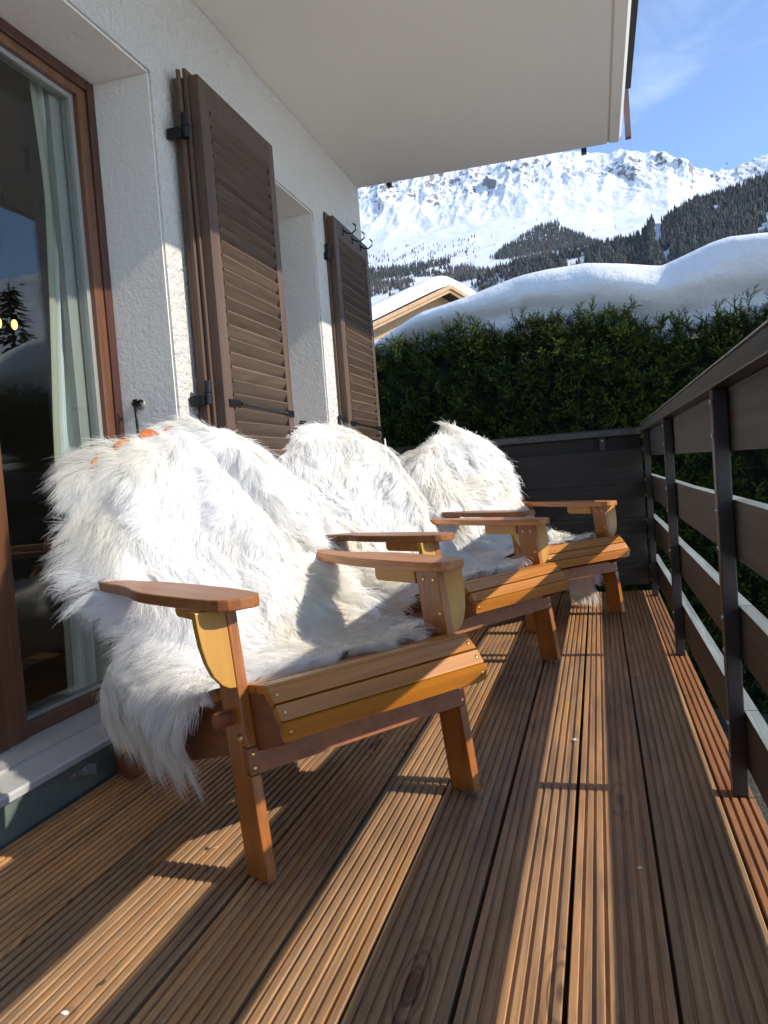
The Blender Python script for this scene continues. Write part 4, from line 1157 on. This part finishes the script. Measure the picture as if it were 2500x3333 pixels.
for i in range(6):
    for j in range(5): bm.faces.new([vs[i * 6 + j], vs[(i + 1) * 6 + j], vs[(i + 1) * 6 + j + 1], vs[i * 6 + j + 1]])
o = obj('ground', bm, M['ground']); o['kind'] = 'structure'

# conifers
def conifer(seed, larch=False):
    r = random.Random(seed); V = []; F = []; T = []
    tiers = 6 if not larch else 7
    for k in range(tiers):
        s = k / tiers; z0 = .10 + .80 * s; z1 = min(1.0, z0 + .34 - .08 * s); rad = (.19 if not larch else .15) * (1 - s * .86)
        b = len(V); n = 7
        V.append((r.uniform(-.01, .01), r.uniform(-.01, .01), z1)); T.append(0)
        for i in range(n):
            a = 2 * math.pi * i / n + r.uniform(-.25, .25) + k; q = rad * r.uniform(.6, 1.25)
            V.append((q * math.cos(a), q * math.sin(a), z0 + r.uniform(-.03, .03))); T.append(0)
        for i in range(n): F.append((b, b + 1 + i, b + 1 + (i + 1) % n))
    b = len(V)
    for i in range(4):
        a = math.pi / 2 * i; V.append((.012 * math.cos(a), .012 * math.sin(a), -.05)); T.append(0)
    V.append((0, 0, .5)); T.append(0)
    for i in range(4): F.append((b + i, b + (i + 1) % 4, b + 4))
    return np.array(V), np.array(F), np.array(T)
VAR = [conifer(i, i % 5 == 4) for i in range(10)]
def pick_positions():
    rng = np.random.default_rng(3); out = []
    def add(p, y, h, kind):
        for a, b, c in zip(p, y, h): out.append((a * b, b, float(terrain_h(np.array([a]), np.array([b]))[0]), c, kind))
    # big right forest
    n = 15000; p = rng.uniform(-.14, .30, n); y = 1500 - 900 * rng.random(n) ** 1.3
    keep = (fbm(p * 60, y / 90, 3, 31) > -.48) & ~((np.abs(p - .086) < .004) & (y > 1350)) & (rng.random(n) < np.clip((p + .14) / .05, 0, 1))
    keep &= ~((p < .035) & (y > 1150) & (fbm(p * 55 + 3, y / 110, 3, 57) > .12))
    keep &= ~((fbm(p * 40 + 9, y / 160, 3, 77) >.50))
    p, y = p[keep], y[keep]; add(p, y, rng.uniform(11, 20, len(p)), 0)
    # left scrub
    n = 10500; p = rng.uniform(-.31, -.02, n); y = rng.uniform(560, 2350, n)
    dn = fbm(p * 26, y / 260, 3, 41); keep = dn > -.02 + .12 * rng.random(n); p, y = p[keep], y[keep]; add(p, y, rng.uniform(9, 19, len(p)), 1)
    # band of wood at the left edge
    n = 900; p = rng.uniform(-.29, -.165, n); y = rng.uniform(2050, 2450, n); keep = fbm(p * 50, y / 120, 2, 9) > -.35; add(p[keep], y[keep], rng.uniform(12, 19, keep.sum()), 0)
    # wooded knoll
    n = 2600; p = rng.uniform(-.108, .02, n); y = rng.uniform(2300, 3080, n)
    top = np.interp(p, [-.108, -.0893, -.0567, -.0286, -.0166, .0028, .02], [2380, 2680, 3000, 3060, 2850, 2600, 2350]); keep = y < top; add(p[keep], y[keep], rng.uniform(13, 20, keep.sum()), 0)
    # loose trees on the open slope
    n = 170; p = rng.uniform(-.285, -.13, n); y = rng.uniform(2450, 3000, n); add(p, y, rng.uniform(8, 14, n), 2)
    n = 60; p = rng.uniform(-.13, .08, n); y = rng.uniform(2200, 3200, n); add(p, y, rng.uniform(5, 10, n), 2)
    return out
trees = pick_positions()
rng = np.random.default_rng(99)
def in_view(t):
    p, e = t[0] / t[1], (t[2] - EYE + t[3]) / t[1]
    lim = float(np.interp(p, *zip(*ST))); return -.27 < p < .205 and e > lim + .006
seen = sorted([t for t in trees if in_view(t)], key=lambda t: -t[3] / t[1]); ind = seen[:300]; indset = set(id(t) for t in ind)
protos = {}
def tint_of(kind, r):
    if kind == 1: return .25 + .2 * r if r < .45 else .6 + .3 * r
    return .02 + .5 * r if r < .74 else .56 + .2 * (r - .7)
for k in range(10):
    V, F, T = VAR[k]; r = (k + .5) / 10
    tv = tint_of(0, r) if k % 5 != 4 else .75
    me = mesh_np('conifer_tree', V, F, M['far'], None, False, {'tint': T + tv}); protos[k] = me.data; bpy.data.objects.remove(me)
for t in ind:
    k = rng.integers(10)
    if t[4] == 1 and rng.random() < .3: k = 4
    o = bpy.data.objects.new('conifer_tree', protos[int(k)]); C.objects.link(o)
    o.location = t[:3]; o.scale = (t[3] * 1.0, t[3] * 1.0, t[3]); o.rotation_euler = (0, 0, rng.uniform(0, 6.28))
    tag(o, 'small far conifer standing on the snowy slope below the mountain', 'tree', 'conifers scattered over the far slopes')
Vs = []; Fs = []; Ts = []; b = 0
for t in trees:
    if id(t) in indset: continue
    if t[0] / t[1] < -.33 or t[0] / t[1] > .33: continue
    k = int(rng.integers(10)); r = rng.random()
    if t[4] == 1 and r > .55: k = 4 + 5 * int(rng.random() < .5)
    V, F, T = VAR[k]; a = rng.uniform(0, 6.28); ca, sa = math.cos(a), math.sin(a); s = t[3]
    Q = np.stack([(V[:, 0] * ca - V[:, 1] * sa) * s, (V[:, 0] * sa + V[:, 1] * ca) * s, V[:, 2] * s], 1) + np.array(t[:3])
    Vs.append(Q); Fs.append(F + b); Ts.append(T + tint_of(t[4], r)); b += len(V)
o = mesh_np('forest', np.concatenate(Vs), np.concatenate(Fs), M['far'], None, False, {'tint': np.concatenate(Ts)}); o['kind'] = 'stuff'
o['label'] = 'dark conifer forest covering the right hillside and the knoll'; 

# a few spruces on the open side; the door glass mirrors them
def near_spruce(x, y, h, lab, seed):
    t = thing('spruce_tree', lab, 'tree', (x, y, -1.2), 0, 'spruces in the garden mirrored by the door')
    r = random.Random(seed)
    b = NB(); tube(b, [(0, 0, 0), (0, 0, h * .5), (0, 0, h)], [.14, .08, .02], 8); obj('trunk', b, M['bark'], t, True)
    V = []; F = []; T = []
    for k in range(900):
        s = r.random(); z = h * (.12 + .86 * s); R = (1 - s) ** .9 * h * .2 + .08; a = r.uniform(0, 6.28); q = R * r.uniform(.35, 1)
        c = Vector((q * math.cos(a), q * math.sin(a), z - q * .35)); d = Vector((math.cos(a), math.sin(a), -.25)) * .26; w = Vector((-math.sin(a), math.cos(a), 0)) * .09
        i = len(V); V += [tuple(c - w), tuple(c + w), tuple(c + d + w * .3), tuple(c + d - w * .3)]; F.append((i, i + 1, i + 2, i + 3)); T += [r.uniform(.1, .6)] * 4
    mesh_np('crown', V, F, M['leaf'], t, False, {'tint': T})
for i, (x, y, h) in enumerate(((5.0, 8.8, 4.6), (8.5, 12.0, 6.0), (11.0, 17.0, 7.5), (6.5, 13.5, 6.5))):
    near_spruce(x, y, h, 'garden spruce showing only as a reflection in the terrace door glass', 40 + i)

# birds
def bird(x, y, z, lab):
    bm = NB(); s = .28
    tube(bm, [(0, -.35 * s, 0), (0, 0, .02), (0, .35 * s, 0)], [.02, .09, .02], 8)
    for k in (-1, 1):
        a = [bm.verts.new((k * q[0] * s, q[1] * s, q[2] * s)) for q in ((.1, .18, .02), (.1, -.12, .02), (.9, -.2, .45), (1.3, -.1, .35), (.85, .05, .48))]
        bm.faces.new(a if k > 0 else a[::-1])
    o = obj('bird', bm, M['dark_metal']); o.location = (x, y, z); o.rotation_euler = (0, .9, .6); tag(o, lab, 'bird', 'birds circling in the sky')
bird(41.447 * .5, 150, .75 + (97.64 - .75) * .5, 'tiny dark bird in the sky, the lower left one of two'); bird(49.354 * .5, 150, .75 + (98.784 - .75) * .5, 'tiny dark bird in the sky, the upper right one of two')
# huts on the slope
def hut(p, y, lab, s):
    z = float(terrain_h(np.array([p]), np.array([float(y)]))[0]); t = thing('mountain_hut', lab, 'hut', (p * y, y, z), .5)
    bm = NB(); box(bm, -7 * s, 7 * s, -5 * s, 5 * s, -8, 5 * s, 0); obj('wall', bm, M['hutwall'], t)
    bm = NB(); prism(bm, [(-6 * s, 5.02 * s), (0, 8 * s), (6 * s, 5.02 * s)], 'x', -8 * s, 8 * s); obj('roof', bm, M['hutroof'], t)
M['hutwall'] = plain('weathered_hut_wall', (.16, .105, .07), .9); M['hutroof'] = plain('dark_hut_roof', (.20, .16, .13), .8)
hut(.0265, 1560, 'brown wooden hut beside the forest on the snowy slope, the larger of two', 1.1)
hut(.0375, 1640, 'brown wooden hut further up behind the larger one', .9)
# ski-lift pylons
for p, y in ((.115, 3000), (.089, 3500), (.0705, 3700)):
    z = float(terrain_h(np.array([p]), np.array([float(y)]))[0]); s = 1.0
    bm = NB(); tube(bm, [(0, 0, -3), (0, 0, 22)], .9, 6); box(bm, -7, 7, -.6, .6, 20.5, 22, 0)
    o = obj('lift_pylon', bm, M['steel']); o.location = (p * y, y, z); tag(o, 'tiny ski lift pylon on the bright upper slope', 'pylon', 'ski lift pylons on the mountain')

# debris on the deck
CHIPS = [(-.797, .932, .0042, 'hide', 'tiny white crumb on the sunlit boards at the lower left corner'), (-.783, 1.003, .0040, 'bark', 'small brown bark crumb on a sunlit board at lower left'),
         (-.830, 1.430, .0044, 'bark', 'dark bark crumb left of the nearest chair front leg'), (-.815, 1.438, .0034, 'pine', 'pale wood crumb touching the dark one left of the nearest front leg')]
for i, (x, y, s) in enumerate(((-.102, 2.117, .012), (.03, 1.45, .006))):
    bm = NB(); r = random.Random(i)
    for q in range(26):
        a = r.uniform(0, 6.28); l = s * r.uniform(.5, 1.2); tube(bm, [(0, 0, .001), (l * .5 * math.cos(a), l * .5 * math.sin(a), .004), (l * math.cos(a), l * math.sin(a), .002)], [.0005, .0004, .0002], 4)
    o = obj('wool_tuft', bm, M['hide']); o.location = (x, y, .0005); tag(o, ['small white tuft of wool on the deck boards in mid deck', 'tiny white wisp of wool on a shaded deck board'][i], 'wool tuft')

# air between here and the mountain
def build_haze():
    bm = NB(); box(bm, -5200, 9900, -60, 5100, -8, 2600, 0)
    m = bpy.data.materials.new('valley_air'); m.use_nodes = True; nt = m.node_tree; nt.nodes.clear()
    o = nt.nodes.new('ShaderNodeOutputMaterial'); v = nt.nodes.new('ShaderNodeVolumePrincipled')
    v.inputs['Color'].default_value = (.80, .88, 1, 1); v.inputs['Density'].default_value = 2.2e-5; v.inputs['Anisotropy'].default_value = .2
    L(nt, v.outputs[0], o.inputs['Volume'])
    h = obj('haze', bm, m); h['kind'] = 'stuff'
build_haze()
for i, (x, y, sz, mm, lab) in enumerate(CHIPS):
    bm = NB(); r = random.Random(60 + i); bmesh.ops.create_icosphere(bm, subdivisions=2, radius=sz)
    for v in bm.verts: v.co = Vector((v.co.x * 1.5, v.co.y * .8, v.co.z * .45)) * (1 + .5 * mnoise.noise(v.co * 300 + Vector((i, 0, 0))))
    o = obj('deck_crumb', bm, M[mm]); o.location = (x, y, sz * .35); o.rotation_euler = (0, 0, i * 1.3); tag(o, lab, 'crumb')
# ================================================================== LIGHT
SUN_EL = 32.0; SUN_AZ = -2.0   # azimuth measured from +x towards +y
w = bpy.data.worlds.new('World'); SC.world = w; w.use_nodes = True; nt = w.node_tree; nt.nodes.clear()
out = nt.nodes.new('ShaderNodeOutputWorld'); bg = nt.nodes.new('ShaderNodeBackground')
sky = nt.nodes.new('ShaderNodeTexSky'); sky.sky_type = 'NISHITA'; sky.sun_disc = False
sky.sun_elevation = math.radians(SUN_EL); sky.sun_rotation = math.radians(90 - SUN_AZ); sky.altitude = 1800; sky.air_density = 1.0; sky.dust_density = .05; sky.ozone_density = 3.6
bg.inputs[1].default_value = .15
tc = nt.nodes.new('ShaderNodeTexCoord')
mp = nt.nodes.new('ShaderNodeMapping'); mp.inputs['Scale'].default_value = (3.2, 3.2, 7.5); mp.inputs['Rotation'].default_value = (.2, -.5, .3); L(nt, tc.outputs['Generated'], mp.inputs[0])
n = noise(nt, mp.outputs[0], 1.0, 9, .62, .9)
n2 = noise(nt, mp.outputs[0], .55, 2, .5)
mu = nt.nodes.new('ShaderNodeMath'); mu.operation = 'MULTIPLY'; L(nt, n, mu.inputs[0]); L(nt, n2, mu.inputs[1])
f = ramp(nt, mu.outputs[0], [(.27, 0.0), (.40, .4), (.52, .8)])
c = mix(nt, f.outputs[0], sky.outputs[0], (4.2, 4.7, 5.6))
L(nt, c, bg.inputs[0]); L(nt, bg.outputs[0], out.inputs[0])
sun = bpy.data.lights.new('sun', 'SUN'); sun.energy = 2.9; sun.angle = math.radians(.53); sun.color = (1, .93, .81)
so = bpy.data.objects.new('sun', sun); C.objects.link(so)
e, a = math.radians(SUN_EL), math.radians(SUN_AZ)
d = Vector((math.cos(e) * math.cos(a), math.cos(e) * math.sin(a), math.sin(e)))
so.rotation_euler = d.to_track_quat('Z', 'Y').to_euler(); so.location = (10, 0, 12)
SC.view_settings.view_transform = 'Standard'; SC.view_settings.look = 'None'; SC.view_settings.exposure = .95; SC.view_settings.gamma = 1
SC.render.engine = 'CYCLES'
SC.cycles.max_bounces = 12; SC.cycles.diffuse_bounces = 9; SC.cycles.transparent_max_bounces = 32; SC.cycles.glossy_bounces = 4
SC.cycles.sample_clamp_indirect = 8
